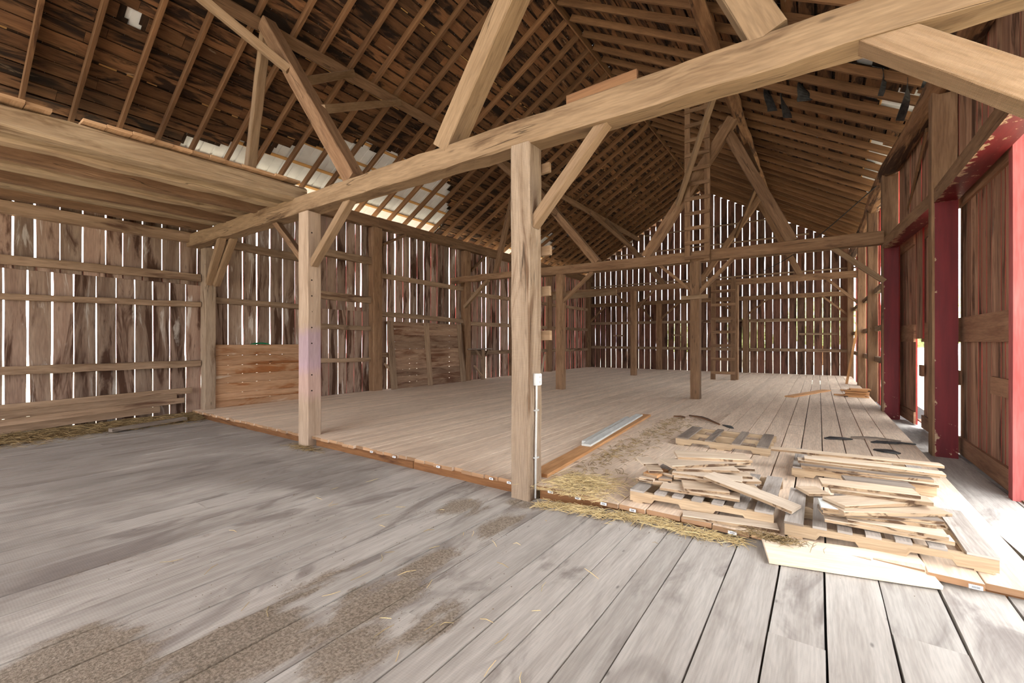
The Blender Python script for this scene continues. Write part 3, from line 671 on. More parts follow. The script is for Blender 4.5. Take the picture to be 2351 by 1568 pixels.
for (y0, y1, bay) in ((12.2, 15.2, 'beyond the red faced post'), (15.5, 18.6, 'before the far tie beam'), (18.9, 23.2, 'nearest the gable')):
    for (z, q) in ((1.15, 'lower'), (1.95, 'middle'), (2.95, 'upper')):
        girt((xr(y0) + .2, y0, z), (xr(y1) + .2, y1, z), .1, .14, '%s rail on the right wall, %s' % (q, bay))

# loft: joists and planks
jx = [(-6.88, .23, .24, 3.96), (-7.36, .24, .24, 3.95), (-8.0, .2, .26, 3.97), (-8.62, .24, .22, 3.99), (-9.2, .18, .24, 3.97), (-9.8, .22, .2, 4.01), (-10.4, .18, .22, 4.0)]
for i, (x, w, h, z) in enumerate(jx):
    lab = 'whitewashed loft edge beam at left, facing the open barn' if i == 0 else 'loft joist under the planks at left, %s behind the edge beam' % ORD[i - 1]
    timber('loft_joist', (x - .02, YF, z - .14 - (.06 if i == 0 else .02)), (x, 3.92, z + .0), w, h, M['loft'] if i in (0, 1, 3, 5) else M['oldtimber'], lab, 'beam', n=24, ch=.03, wob=.03, group=None if i == 0 else 'loft joists')
y = -1.6; k = 0; pl = []
while y < 3.75:
    w = R.uniform(.17, .23); pl.append((y, w)); y += w + .006
for i, (y, w) in enumerate(pl):
    mb = MB(); zz = 4.095 - .13 * (3.9 - y) / 6.3
    if 1.02 < y < 1.25: continue
    mb.bar((-10.95, y + w / 2, zz + .035), (-6.70 + R.uniform(-.03, .04), y + w / 2, zz + .03), w, .035, UP, 4, 0, .003)
    tag(mb.build('loft_plank', M['loftplank']), 'loft floor plank above the edge beam, %s counting from the foreground tie beam' % ORD[len(pl) - 1 - i], 'plank', 'loft floor planks')

# ------------------------------------------------------------------ doors and header on the right
def headerbeam(y0, y1, x0, x1, lab):
    mb = MB(); mb.bar((x0 + .12, y0, 3.64), (x1 + .12, y1, 3.64), .24, .2, UP, 10, 0, .004, None, [1, 0, 0, 0])
    tag(mb.build('header_beam', [M['oldtimber'], M['redpost']]), lab, 'beam')
headerbeam(3.95, 8.42, 1.33, 1.32, 'header beam with red underside over the nearest sliding door')
headerbeam(8.68, 11.92, 1.31, 1.09, 'header beam with red underside over the far sliding doors')
def leaf(nm, y0, y1, x0, x1, lab, zt=3.86, hole=None, latch=None, small=None):
    d = empty(nm, (x0, (y0 + y1) / 2, 0)); struct(d); d['label'] = lab
    def px(y): return x0 + (x1 - x0) * (y - y0) / (y1 - y0)
    mb = MB(); n = int(round((y1 - y0) / .16)); ed = [(y0 + (y1 - y0) * i / n + (R.uniform(-.02, .02) if 0 < i < n else 0), .004) for i in range(n + 1)]
    siding(mb, lambda a, z, q: V((px(a) + q, a, z)), ed, zt, .02, .025, .4, notch=.03)
    mb.build('door_boards', [M['door'], M['red']], d)
    for (za, zb) in ((zt - .36, zt), (1.60, 1.94), (.03, .26)):
        m2 = MB(); m2.bar((px(y0) - .018, y0, (za + zb) / 2), (px(y1) - .018, y1, (za + zb) / 2), .034, zb - za, UP, 6, 0, .004, None, None); m2.build('door_rail', M['doorrail'], d)
    for (ya, za, hh, ww) in (latch or []):
        m3 = MB(); m3.box((px(ya) - .075, ya - ww / 2, za), (px(ya) - .036, ya + ww / 2, za + hh), 2); m3.build('latch_block', M['doorrail'], d)
    for (ya, yb, za, zb) in (small or []):
        m3 = MB(); m3.box((px(ya) - .03, ya, za), (px(ya) - .002, yb, zb), 1); m3.build('patch_board', M['doorrail'], d)
    return d
leaf('door_1', 6.66, 8.80, 1.67, 1.66, 'nearest sliding barn door of vertical boards', 3.86, latch=[(8.66, 1.0, .2, .22)], small=[(6.72, 7.4, 1.0, 1.2)])
d2 = leaf('door_2', 11.3, 13.2, 1.52, 1.42, 'far sliding barn door, leaf beside the red post', 3.82)
mb = MB(); siding(mb, lambda a, z, q: V((1.525 + q, a, z)), [(10.7, .004), (10.86, .004), (11.02, .004), (11.16, .004), (11.3, .004)], 3.82, 1.66, .025, .4); mb.build('upper_boards', [M['door'], M['red']], d2)
leaf('door_3', 9.1, 10.95, 1.64, 1.58, 'far sliding barn door, leaf behind the near red post', 3.82, latch=[(10.8, .98, .2, .24)])
# red jamb beside the nearest door
mb = MB(); mb.bar((1.65, 6.57, 0), (1.65, 6.57, 3.95), .1, .12, YV, 6, 0, .004); struct(mb.build('trim_1', M['jamb']))
mb = MB(); mb.box((1.80, 6.30, 0), (1.83, 6.42, 3.9), 2); struct(mb.build('trim_2', M['red']))
# door track with rollers
mb = MB(); mb.box((1.66, 3.9, 3.93), (1.70, 8.7, 3.98), 1); t = tag(mb.build('door_track', M['iron']), 'rusty iron sliding door track above the nearest door', 'track')
for y in (6.9, 8.1):
    m2 = MB(); m2.tube([V((1.64, y, 3.92)), V((1.72, y, 3.92))], .05, 12); m2.build('roller', M['iron'], t)
mb = MB(); mb.box((1.66, 3.9, -.06), (1.76, 12.2, .02), 1); struct(mb.build('trim_3', M['girt']))

# ------------------------------------------------------------------ left side things
# horizontal board partition
pr = empty('board_partition', (-10.84, 5.15, D)); tag(pr, 'low partition of horizontal stained boards between pale post and purple post', 'partition')
mb = MB(); z = D
for h in (.15, .16, .22, .2, .2, .22, .24):
    mb.bar((-10.82, 4.17, z + h / 2), (-10.82, 6.32, z + h / 2), .03, h - .003, UP, 6, .006, .001); z += h
mb.build('partition_boards', M['partition'], pr)
for y in (4.22, 5.3, 6.28):
    mb = MB(); mb.box((-10.90, y - .04, D), (-10.838, y + .04, z - .02), 2); mb.build('upright', M['girt'], pr)
mb = MB(); c = onx(598, 792, -10.86); pts = [V((-10.87, c.y + .28 * math.cos(a) * (1 + .06 * k), 1.43 + .13 * math.sin(a) + .02 * k)) for k in range(2) for a in [math.pi * i / 14 for i in range(15)]]
mb.tube(pts[:15], .012, 6); mb.tube(pts[15:], .012, 6); tag(mb.build('garden_hose', M['hose']), 'green hose looped behind the top of the board partition', 'hose')
# leaning hatch panel
hp = empty('leaning_hatch', (-10.6, 10.4, D)); tag(hp, 'large framed panel of horizontal boards leaning on the left wall', 'panel')
def hpp(y, t, off=0.): return V((-10.62 - .21 * t + off, y, D + .005 + 2.08 * t))
zs = 0.; mb = MB()
while zs < .985:
    h = R.uniform(.06, .11); h = min(h, 1 - zs)
    mb.bar(hpp(8.86, zs + h / 2), hpp(12.2, zs + h / 2), .025, h * 2.09 - .004, V((-.1, 0, 1)), 6, 0, .003); zs += h
mb.build('panel_boards', M['panel'], hp)
for (y, w) in ((8.93, .22), (10.45, .2), (12.1, .26)):
    mb = MB(); mb.bar(hpp(y, 0, .03), hpp(y, 1.0, .03), w, .035, V((1, 0, .1)), 6, 0, .004); q = mb.build('stile', M['girt'], hp)
# small corner shelf
sh = empty('corner_shelf', (-10.5, 13.1, D)); tag(sh, 'small rough wooden shelf stand against the left wall', 'shelf')
mb = MB()
for i in range(3): mb.box((-10.96 + .14 * i, 12.5, 1.30 + .008 * i), (-10.83 + .14 * i, 13.75, 1.335 + .008 * i), 1)
mb.build('shelf_top', M['scrapgrey'], sh)
mb = MB(); mb.box((-10.66, 13.2, D), (-10.56, 13.32, 1.3), 2); mb.build('leg', M['girt'], sh)
for (y0, y1) in ((13.3, 13.62), (13.2, 12.85)):
    mb = MB(); mb.bar((-10.62, y0, .95), (-10.62, y1, 1.29), .05, .07, V((1, 0, 0))); mb.build('bracket', M['girt'], sh)
mb = MB(); mb.bar((-10.62, 13.2, .3), (-10.62, 12.76, .7), .05, .08, V((1, 0, 0))); mb.build('bracket', M['girt'], sh)
# loose boards along the left wall base
for i, (z0, z1, y0, y1, x, h, lab) in enumerate(((.47, .575, -.6, 3.78, -10.94, .125, 'topmost'), (.35, .475, -.6, 3.5, -10.91, .12, 'second'), (.21, .385, -.6, 3.62, -10.88, .11, 'third'), (.10, .25, -.6, 3.2, -10.85, .12, 'lowest'))):
    mb = MB(); mb.bar((x, y0, z0), (x, y1, z1), .03, h, UP, 8, 0, .005); tag(mb.build('wall_plank', M['girt']), 'grey plank along the foot of the left wall, %s of four' % lab, 'plank', 'planks along the left wall foot')
mb = MB(); mb.bar((-10.2, 2.3, .05), (-10.45, 3.5, .06), .12, .06, UP, 5, .004, .004); tag(mb.build('loose_board', M['scrapgrey']), 'grey board half buried in hay at the left wall', 'board')
mb = MB(); mb.bar((-10.70, 8.66, .95), (-10.70, 9.2, .4), .07, .05, V((1, 0, 0))); tag(mb.build('knee_brace', M['girt']), 'short low brace between the wall post and leaning panel', 'brace')
mb = MB(); mb.bar((-10.6, 17.6, D), (-10.9, 18.4, 1.0), .16, .03, V((1, 0, 0)), 4, 0, .004); tag(mb.build('loose_board', M['scrap']), 'pale board leaning on the left wall far behind the near post', 'board')

# conduit and outlet on the near post
eo = empty('electrical_outlet', (-2.355, 3.78, 0)); tag(eo, 'grey outlet box with conduit on the near pale post', 'outlet')
mb = MB(); mb.bar((-2.345, 3.81, 1.16), (-2.345, 3.81, 1.28), .055, .075, YV, 1, .006); mb.build('outlet_box', M['box'], eo)
mb = MB(); mb.bar((-2.315, 3.81, 1.165), (-2.315, 3.81, 1.275), .006, .07, YV, 1, .002)
for zz in (1.195, 1.245): mb.box((-2.3125, 3.793, zz - .012), (-2.311, 3.827, zz + .012), 2, mats=[1] * 4, endmat=1)
mb.build('cover_plate', [M['sticker'], M['galv']], eo)
mb = MB(); mb.tube([V((-2.348, 3.80, 1.16)), V((-2.348, 3.80, 1.05)), V((-2.352, 3.79, .4)), V((-2.352, 3.785, .02))], .011, 8); mb.build('conduit', M['galv'], eo)
for zz in (.9, .42):
    mb = MB(); mb.box((-2.37, 3.77, zz), (-2.336, 3.83, zz + .015), 2); mb.build('strap', M['galv'], eo)

# ladders
def ladder(nm, x0, x1, y0, y1, z0, z1, rw, mat, lab, rungs, rh=.09, ry=-.03):
    L = empty(nm, ((x0 + x1) / 2, y0, z0)); tag(L, lab, 'ladder')
    def P(x, z, o=0.): return V((x, y0 + (y1 - y0) * (z - z0) / (z1 - z0) + o, z))
    for x in (x0, x1):
        mb = MB(); mb.bar(P(x, z0), P(x, z1), rw, .05, YV, 8, 0, .004); mb.build('rail', mat, L)
    for z in rungs:
        mb = MB(); mb.bar(P(x0 - rw / 2 + .01, z, ry - .025), P(x1 + rw / 2 - .01, z + .005, ry - .025), .028, rh, UP, 2, 0, .003); mb.build('rung', mat, L)
    return L
ladder('wooden_ladder', -2.74, -2.27, YBT - .2, YBT - .2, 3.62, 8.3, .13, M['oldtimber'], 'tall board ladder rising from the middle tie beam toward the ridge', [3.72 + .37 * i for i in range(12)])
ladder('wooden_ladder', -3.36, -2.66, 18.42, 18.5, D, 4.05, .17, M['oldtimber'], 'dark wooden ladder standing on the deck before the gable', [.42 + .52 * i for i in range(7)], .11)
# black cable swag at right
mb = MB(); a = V((-1.55, 17.2, 4.02)); b = V((1.15, 12.6, 5.15)); pts = []
for i in range(17):
    t = i / 16; p = a.lerp(b, t); p.z -= .25 * math.sin(math.pi * t) * (1 - .4 * t); pts.append(p)
mb.tube(pts, .012, 6); tag(mb.build('black_cable', M['cable']), 'black cable swagging from the tie beam to the right wall plate', 'cable')
# ------------------------------------------------------------------ pallets and scrap boards
def pallet(x0, x1, y0, y1, lab, tops, strs=(0., .5, 1.), gmat='palletgrey', fmat='pallet', skew=0., notch=True, z0=D, hh=.095):
    P0 = empty('wooden_pallet', ((x0 + x1) / 2, (y0 + y1) / 2, z0)); tag(P0, lab, 'pallet', None)
    W = x1 - x0
    for t in strs:
        y = y0 + (y1 - y0 - .04) * t
        mb = MB(); pts = [(0, 0), (W, 0)]
        prof = [(0, 0), (.17 * W, 0), (.19 * W, .035), (.37 * W, .035), (.39 * W, 0), (.61 * W, 0), (.63 * W, .035), (.81 * W, .035), (.83 * W, 0), (W, 0)] if notch else [(0, 0), (W, 0)]
        rings = []; us = []
        for (xx, zz) in prof:
            sk = skew * xx / W
            rings.append([V((x0 + xx, y + sk, z0 + .012 + zz)), V((x0 + xx, y + .04 + sk, z0 + .012 + zz)), V((x0 + xx, y + .04 + sk, z0 + hh)), V((x0 + xx, y + sk, z0 + hh))]); us.append(xx)
        mb.sweep(rings, us, [0, .04, .14, .18, .28], rc()); mb.build('stringer', M[fmat], P0)
    for (t, w) in tops:
        xc = x0 + W * t; sk = skew * t
        mb = MB(); mb.bar((xc, y0 - .004 + sk, z0 + hh + .009), (xc, y1 + .004 + sk, z0 + hh + .009), w, .017, UP, 4, 0, .002); mb.build('deck_board', M[gmat], P0)
    for (t, w) in ((.06, .09), (.5, .09), (.94, .09)):
        mb = MB(); mb.bar((x0 + W * t, y0 + skew * t, z0 + .006), (x0 + W * t, y1 + skew * t, z0 + .006), w, .012, UP, 1); mb.build('bottom_board', M[fmat], P0)
    return P0
pallet(-1.41, -.29, 3.90, 4.98, 'grey pallet under the left front heap of scrap boards', [(.055, .12), (.23, .09), (.36, .08), (.5, .08), (.64, .085), (.79, .09), (.94, .13)], skew=.1)
pallet(-.21, .92, 3.86, 4.78, 'pale pallet under the right front heap of scrap boards', [(.05, .12), (.19, .085), (.32, .085), (.46, .085), (.60, .085), (.75, .09), (.935, .145)], skew=.11)
pallet(-.24, .90, 5.62, 6.6, 'pallet under the long boards near the sliding door', [(.06, .12), (.3, .09), (.55, .09), (.75, .09), (.94, .12)])
pallet(-1.66, -.50, 6.42, 7.36, 'empty tan pallet with missing deck boards behind the left heap', [(.08, .15), (.37, .09), (.66, .1), (.92, .13)], gmat='scrapgrey')

def board(pa, pb, pc, z, th=.026, mat='scrap', lab='', z2=None, maxw=None, grp=None):
    """board from its near top edge pa-pb and far left corner pc, all measured on the level of its top"""
    z2 = z if z2 is None else z2
    A = onz(*pa, z); B = onz(*pb, z2); C = onz(*pc, z); d = (B - A).normalized(); w = C - A; w = w - d * w.dot(d)
    wl_ = min(max(w.length, .04), maxw or .3); s_ = V((-d.y, d.x, 0)).normalized()
    up = d.cross(s_) * -1 if d.cross(s_).z < 0 else d.cross(s_)
    c0 = A + s_ * wl_ / 2 - up * th / 2; c1 = B + s_ * wl_ / 2 - up * th / 2
    mb = MB(); mb.bar(c0, c1, wl_, th, up, 10, .003, .006, None, [0, 0, 1, 0, 0, 0, 1, 0])
    return tag(mb.build('scrap_board', [M[mat], M['scrapedge']]), lab, 'board', grp)
def zA(x, y): return (1400 + x / 3.92, 880 + y / 3.92)
def zB(x, y): return (1400 + x / 2.472, 900 + y / 2.472)
G1, G2, G3 = 'scrap boards on the left pallet', 'scrap boards on the right pallet', 'long boards on the rear pallet'
for (a, b, c, z, mat, lab, z2) in (
    ((450, 935), (1168, 1045), (480, 885), .297, 'scrap', 'longest front board lying low across the left pallet', None),
    ((548, 890), (690, 905), (560, 850), .297, 'scrap', 'short block peeping out left of the tilted slab, left heap', None),
    ((232, 850), (375, 880), (240, 838), .297, 'scrap', 'thin board end lowest at the left side of left heap', None),
    ((385, 885), (525, 890), (395, 848), .297, 'scrap', 'board end low in the left heap beside the thin left end', None),
    ((700, 918), (1345, 950), (710, 880), .297, 'scrap', 'bottom board showing its right end low in left heap', None),
    ((262, 845), (390, 865), (265, 808), .324, 'scrap', 'board end with bright face at the left of left heap', None),
    ((437, 850), (560, 862), (440, 822), .324, 'scrapgrey', 'brown board end below the pale pair in left heap', None),
    ((672, 945), (1080, 980), (680, 838), .326, 'scrap', 'wide slanted slab in front of the left heap', None),
    ((800, 870), (1365, 885), (810, 830), .326, 'scrap', 'board with pale right end midway up the left heap', None),
    ((300, 805), (425, 832), (345, 735), .351, 'scraporange', 'orange board end at the left of left heap', None),
    ((437, 800), (565, 825), (440, 790), .351, 'scrap', 'narrow pale board end between orange end and heap middle', None),
    ((575, 838), (1150, 900), (590, 800), .351, 'scrap', 'rough edged board just under the broad flat board, left heap', None),
    ((880, 820), (1285, 840), (890, 780), .353, 'scrap', 'short board with pale right end behind the diagonal plank', None),
    ((305, 722), (437, 722), (480, 600), .379, 'scrap', 'greyish board pointing away at the back left of left heap', None),
    ((355, 785), (480, 790), (395, 730), .378, 'scrap', 'square pale block on top at the left of left heap', None),
    ((560, 800), (1190, 885), (590, 755), .378, 'scrap', 'broad flat board crossing the middle of left heap', None),
    ((900, 750), (1305, 770), (910, 700), .382, 'scrap', 'board end jutting right below the top boards of left heap', None),
    ((600, 765), (1170, 785), (620, 720), .406, 'scrap', 'golden board under the tapered board of left heap', None),
    ((565, 745), (1270, 712), (548, 632), .432, 'scrap', 'wide tapered grey-white board near the top of left heap', None),
    ((615, 660), (1285, 692), (617, 585), .459, 'scrap', 'topmost board of the left heap, bright rough face', None),
    ((840, 830), (1640, 1150), (900, 785), .405, 'scrap', 'plank sliding diagonally off the left heap to the deck', .30),
):
    board(zA(*a), zA(*b), zA(*c), z, .026, mat, lab, z2, .26, G1)
for (a, b, c, z, mat, lab, z2, mw) in (
    ((1220, 720), (1960, 850), (1225, 690), .297, 'scrap', 'lowest long board of the right heap, reaching furthest right', None, .16),
    ((1350, 722), (1925, 822), (1370, 690), .323, 'scrap', 'rough edged board second lowest in the right heap', None, .2),
    ((1205, 675), (1855, 755), (1220, 650), .349, 'scrap', 'board third from the bottom of right heap', None, .2),
    ((1210, 668), (1900, 735), (1220, 640), .375, 'scrapgrey', 'greyish board with pale far corner in the right heap', None, .2),
    ((1200, 650), (1300, 665), (1190, 597), .401, 'white', 'whitish board end at the left of right heap', None, .2),
    ((1330, 680), (1945, 690), (1250, 605), .403, 'scrap', 'broad whitish board with bark edge in the right heap', None, .24),
    ((1130, 575), (1250, 578), (1105, 525), .30, 'scrap', 'shadowed board end behind the left of right heap', None, .2),
    ((1335, 645), (1800, 625), (1255, 588), .431, 'scrap', 'light wedge shaped board upper left in the right heap', None, .22),
    ((1255, 552), (1838, 628), (1190, 512), .457, 'scrap', 'wide board just under the top one of right heap', None, .22),
    ((1340, 500), (1735, 545), (1340, 465), .430, 'scrapgrey', 'dark grey board behind the top of right heap', None, .18),
    ((1205, 520), (1765, 588), (1215, 487), .484, 'scrap', 'topmost board of the right heap, pale with rough edge', None, .18),
    ((1090, 422), (1868, 528), (1100, 405), .297, 'scrap', 'lowest long board on the rear pallet', None, .16),
    ((1085, 415), (1840, 500), (1090, 398), .323, 'scrapgrey', 'dark long board second lowest on the rear pallet', None, .16),
    ((1070, 387), (1875, 477), (1075, 370), .349, 'scrap', 'long board below the top pair on the rear pallet', None, .16),
    ((1105, 375), (1910, 468), (1110, 350), .375, 'scrap', 'pale long board on top of the rear pallet, nearer one', None, .14),
    ((915, 322), (1900, 420), (930, 303), .375, 'scrap', 'longest pale board on the rear pallet, reaching left past it', None, .14),
    ((1160, 372), (1600, 405), (1165, 355), .349, 'scrap', 'short board between the two top boards on rear pallet', None, .12),
):
    board(zB(*a), zB(*b), zB(*c), z, .026, mat, lab, z2, mw, G2 if 'right heap' in lab else G3)
# front boards
def flat(pa, pb, pc, z, th, mat, lab, nm='loose_board', maxw=.5, z2=None):
    o = board(pa, pb, pc, z, th, mat, lab, z2, maxw); o.name = nm; return o
flat(zA(655, 1190), zA(1525, 1320), zA(690, 1120), D + .028, .028, 'scrap', 'rough pale board on the deck edge before the left pallet', maxw=.14)
# fresh wide plank leaning from the old floor to the deck edge
mb = MB(); A = onz(*zB(905, 955), .115); B = onz(*zB(1893, 1105), .115); C = onz(*zB(885, 812), .165); d = (B - A).normalized()
s_ = C - A; s_ = (s_ - d * s_.dot(d)); wv = min(s_.length, .32); s_.normalize(); u_ = d.cross(s_).normalized()
if u_.z < 0: u_ = -u_
mb.bar(A + s_ * wv / 2 - u_ * .012, B + s_ * wv / 2 - u_ * .012, wv, .026, u_, 6, .003, .002)
tag(mb.build('fresh_plank', M['newplank']), 'wide fresh yellow plank leaning on the deck edge at lower right', 'plank')
# planks lying on the deck right of the near post
mb = MB(); mb.bar((-2.47, 4.05, D + .02), (-2.78, 8.55, D + .02), .2, .038, UP, 10, .003, .003)
tag(mb.build('long_plank', M['scraporange']), 'long orange edged plank running away on the deck from the near post', 'plank')
mb = MB(); mb.bar((-2.58, 5.45, D + .055), (-2.82, 8.3, D + .055), .13, .028, UP, 8, .003, .003)
tag(mb.build('long_plank', M['white']), 'whitewashed board lying on top of the orange edged plank', 'plank')
mb = MB(); mb.bar((-2.76, 5.75, D + .018), (-2.98, 8.1, D + .018), .06, .034, UP, 8, .003, .003)
tag(mb.build('long_plank', M['white']), 'narrow whitish board on the deck left of the orange edged plank', 'plank')
# far right pile
for i in range(8):
    mb = MB(); y = 14.75 + R.uniform(-.08, .08); x0 = .62 + R.uniform(-.08, .08)
    mb.bar((x0, y, D + .013 + .027 * i), (x0 + .42 + R.uniform(0, .12), y + R.uniform(-.08, .08), D + .013 + .027 * i), .3, .024, UP, 2, 0, .003)
    tag(mb.build('stacked_board', M['scraporange']), 'tan board in the low stack by the right wall, %s from the bottom' % ORD[i], 'board', 'low stack of boards by the right wall')
for i, (px, py, L, q) in enumerate(((1915, 905, .5, 'lower'), (1930, 897, .4, 'upper'))):
    p = onz(px, py, D + .02); mb = MB(); mb.bar((p.x, p.y, D + .012 + .03 * i), (p.x + L, p.y + .03, D + .012 + .03 * i), .2, .026, UP)
    tag(mb.build('loose_board', M['scraporange']), '%s of two short boards left of the low stack by the right wall' % q, 'board')
a = onz(1812, 912, D); b = onz(1898, 897, D); mb = MB(); mb.bar((a.x, a.y, D + .016), (b.x, b.y, D + .016), .22, .03, UP, 3, 0, .003)
tag(mb.build('loose_board', M['scraporange']), 'single board lying aslant on the deck before the right stack', 'board')
mb = MB(); mb.bar((.78, 19.0, D), (1.12, 19.3, 2.3), .07, .03, V((0, 1, 0)), 3); tag(mb.build('leaning_pole', M['scraporange']), 'slender tan board leaning upright on the far right wall', 'board')
mb = MB(); mb.bar((-2.9, 11.74, 2.72), (-2.26, 11.74, 2.74), .05, .1, UP); tag(mb.build('short_crosspiece', M['brace']), 'short crosspiece nailed on the post below the upper ladder', 'board')
mb = MB(); mb.bar((-8.6, 15.2, 3.35), (-6.0, 15.2, 3.4), .1, .2, UP, 6, .004, .004)
tag(mb.build('cross_rail', M['brace']), 'light plank spanning behind the brown left middle post', 'plank')
for y in (11.85, 12.02):
    pass
# debris: bark and tar paper
def chunk(nm, pts, w, th, mat, lab, cat):
    mb = MB(); rings = []; us = []
    for i, (p, k) in enumerate(pts):
        p = V(p); q = V(pts[min(i + 1, len(pts) - 1)][0]) - V(pts[max(i - 1, 0)][0]); q.z = 0; s_ = V((-q.y, q.x, 0)).normalized() * w * k / 2
        rings.append([p - s_, p + s_, p + s_ * .9 + V((0, 0, th)), p - s_ * .9 + V((0, 0, th))]); us.append(i * .12)
    mb.sweep(rings, us, [0, w, w + th, 2 * w + th, 2 * w + 2 * th], rc()); return tag(mb.build(nm, mat), lab, cat)
P = lambda px, py, z=D: onz(px, py, z)
def line(px0, py0, px1, py1, ks, zz=.0):
    a, b = P(px0, py0), P(px1, py1); n = len(ks); return [(a.lerp(b, i / (n - 1)) + V((R.uniform(-.03, .03), R.uniform(-.03, .03), .004 + zz * math.sin(math.pi * i / (n - 1)))), k) for i, k in enumerate(ks)]
chunk('bark_strip', line(1581, 955, 1655, 976, (.3, .8, 1, .9, .5, .2), .03), .1, .02, M['bark'], 'curled dark bark strip on the deck behind the empty pallet', 'bark')
chunk('bark_strip', line(1545, 957, 1575, 960, (.3, 1, .6), .01), .1, .02, M['bark'], 'small dark bark lump left of the curled bark strip', 'bark')
chunk('bark_strip', line(1660, 976, 1686, 985, (.3, 1, .9, .3), 0), .12, .008, M['tar'], 'grey flake beside the curled bark strip', 'debris')
chunk('tar_paper_scrap', line(1897, 1008, 1955, 1010, (.3, 1, .8, .3), .01), .16, .012, M['tar'], 'black tar paper scrap on the deck, left of the splintered lath', 'tar paper')
chunk('tar_paper_scrap', line(2000, 1016, 2100, 1021, (.3, 1, .7, .5, .2), .01), .14, .012, M['tar'], 'black tar paper scrap on the deck, under the splintered lath end', 'tar paper')
chunk('tar_paper_scrap', line(2010, 1033, 2068, 1043, (.3, 1, 1, .3), .01), .2, .012, M['tar'], 'black tar paper scrap nearest the long boards', 'tar paper')
chunk('lath_splinter', line(1950, 1006, 2068, 1016, (.5, 1, 1, .8, .3), .02), .07, .02, M['scrapgrey'], 'splintered grey lath lying on the tar paper scraps', 'lath')
chunk('wood_chip', line(1350, 1152 + 10, 1352, 1170, (.5, 1), 0), .05, .01, M['scrap'], 'pale wood chip on the straw at the deck edge', 'chip') if False else None
# hanging tar paper under the right slope holes
def flap(s, y, w, L, lab, tw=0.):
    p = rp(1, s, y, RT_H + .02); mb = MB(); rings = []; us = []; n = 7
    for i in range(n + 1):
        t = i / n; ww = w * (1 - .35 * t + .2 * mnoise.noise(V((s * 5, y * 5, t * 4)))); cx = .1 * math.sin(t * 3 + s) * L
        c = p + V((cx, .06 * math.sin(t * 4 + y), -L * t)); dirv = V((math.sin(tw + t), math.cos(tw + t), 0)); nn = V((dirv.y, -dirv.x, 0)) * .003
        rings.append([c - dirv * ww / 2 - nn, c + dirv * ww / 2 - nn, c + dirv * ww / 2 + nn, c - dirv * ww / 2 + nn]); us.append(t * L)
    mb.sweep(rings, us, [0, w, w, 2 * w, 2 * w], rc()); tag(mb.build('tar_paper_flap', M['tar']), lab, 'tar paper')
for (px, py, w, L, lab) in ((1757, 205, .3, .5, 'torn tar paper hanging from the right roof, leftmost of the middle bunch'), (1790, 215, .3, .55, 'torn tar paper hanging from the right roof, centre of the middle bunch'),
    (1832, 200, .35, .3, 'torn tar paper hanging from the right roof, rightmost of the middle bunch'), (2007, 165, .16, .42, 'curled grey tar paper hanging near the right eave, left of the pair'),
    (2055, 180, .26, .7, 'curled grey tar paper hanging near the right eave, right of the pair'), (2108, 160, .12, .3, 'narrow black tar paper hanging at the eave corner'), (1775, 10, .3, .45, 'torn tar paper hanging above the top right strut')):
    d = ray(px, py); z0 = RZ + RT_H * CS; t = (z0 - RK * 4.8 - H) / (d.z + RK * d.x); p = CAM + d * t; s = (p.x - RX) / CS
    flap(min(s, L_SL - .1), p.y, w, L, lab, R.uniform(-.5, .5))
for (px, py, lab) in ((1155, 535, 'dark torn paper hanging at the left eave beside the near post'), (1305, 525, 'dark torn paper hanging at the far left eave')):
    d = ray(px, py); t = (RZ + RT_H * CS + RK * 4.8 - H) / (d.z - RK * d.x); p = CAM + d * t
    mb = MB(); rings = []; us = []
    for i in range(6):
        q = i / 5; c = p + V((0, .05 * math.sin(q * 5), -.35 * q)); rings.append([c + V((0, -.14 + .05 * q, 0)), c + V((0, .14 - .08 * q, 0)), c + V((.004, .14 - .08 * q, 0)), c + V((.004, -.14 + .05 * q, 0))]); us.append(q * .35)
    mb.sweep(rings, us, [0, .28, .28, .56, .56], rc()); tag(mb.build('tar_paper_flap', M['tar']), lab, 'tar paper')

# ------------------------------------------------------------------ straw and hay (uncountable)
def straw(name, n, fn, mat, lab, ln=(.06, .2), r=.0016):
    mb = MB()
    for _ in range(n):
        p, zmax = fn(); a = R.uniform(0, 6.28); L = R.uniform(*ln); q = R.uniform(-.25, .35) * L
        d = V((math.cos(a), math.sin(a), 0)) * L / 2; z = p.z + R.uniform(0, zmax)
        m_ = V((R.uniform(-.01, .01), R.uniform(-.01, .01), R.uniform(0, .012)))
        c = V((p.x, p.y, z)); z_min = p.z + .002
        p0 = c - d - V((0, 0, q / 2)); p1 = c + d + V((0, 0, q / 2)); pm = c + m_
        for s_ in (p0, p1, pm): s_.z = max(s_.z, z_min)
        col = rc(); w = V((-math.sin(a), math.cos(a), 0)) * r
        b = len(mb.v); mb.v += [tuple(v) for v in (p0 - w, p0 + w, pm - w, pm + w, p1 - w, p1 + w, p0 + V((0, 0, r)), pm + V((0, 0, r * 2)), p1 + V((0, 0, r)))]
        u = R.uniform(0, 9)
        for idx in ((0, 2, 7, 6), (2, 4, 8, 7), (1, 6, 7, 3), (3, 7, 8, 5)): mb.face([b + k for k in idx], [(u, 0), (u + .1, 0), (u + .1, .1), (u, .1)], col)
    return tag(stuff(mb.build(name, mat)), lab, 'straw')
def f_pile():
    r_ = R.gauss(0, .16), R.gauss(0, .2); x = -2.06 + r_[0] + .25 * abs(R.gauss(0, .5)); y = 4.05 + r_[1]
    y = max(y, 3.72); return V((x, y, D)), max(.004, .05 * math.exp(-(r_[0] ** 2 + r_[1] ** 2) / .05))
straw('straw_pile', 900, f_pile, M['straw'], 'small golden straw pile on the deck right of near post')
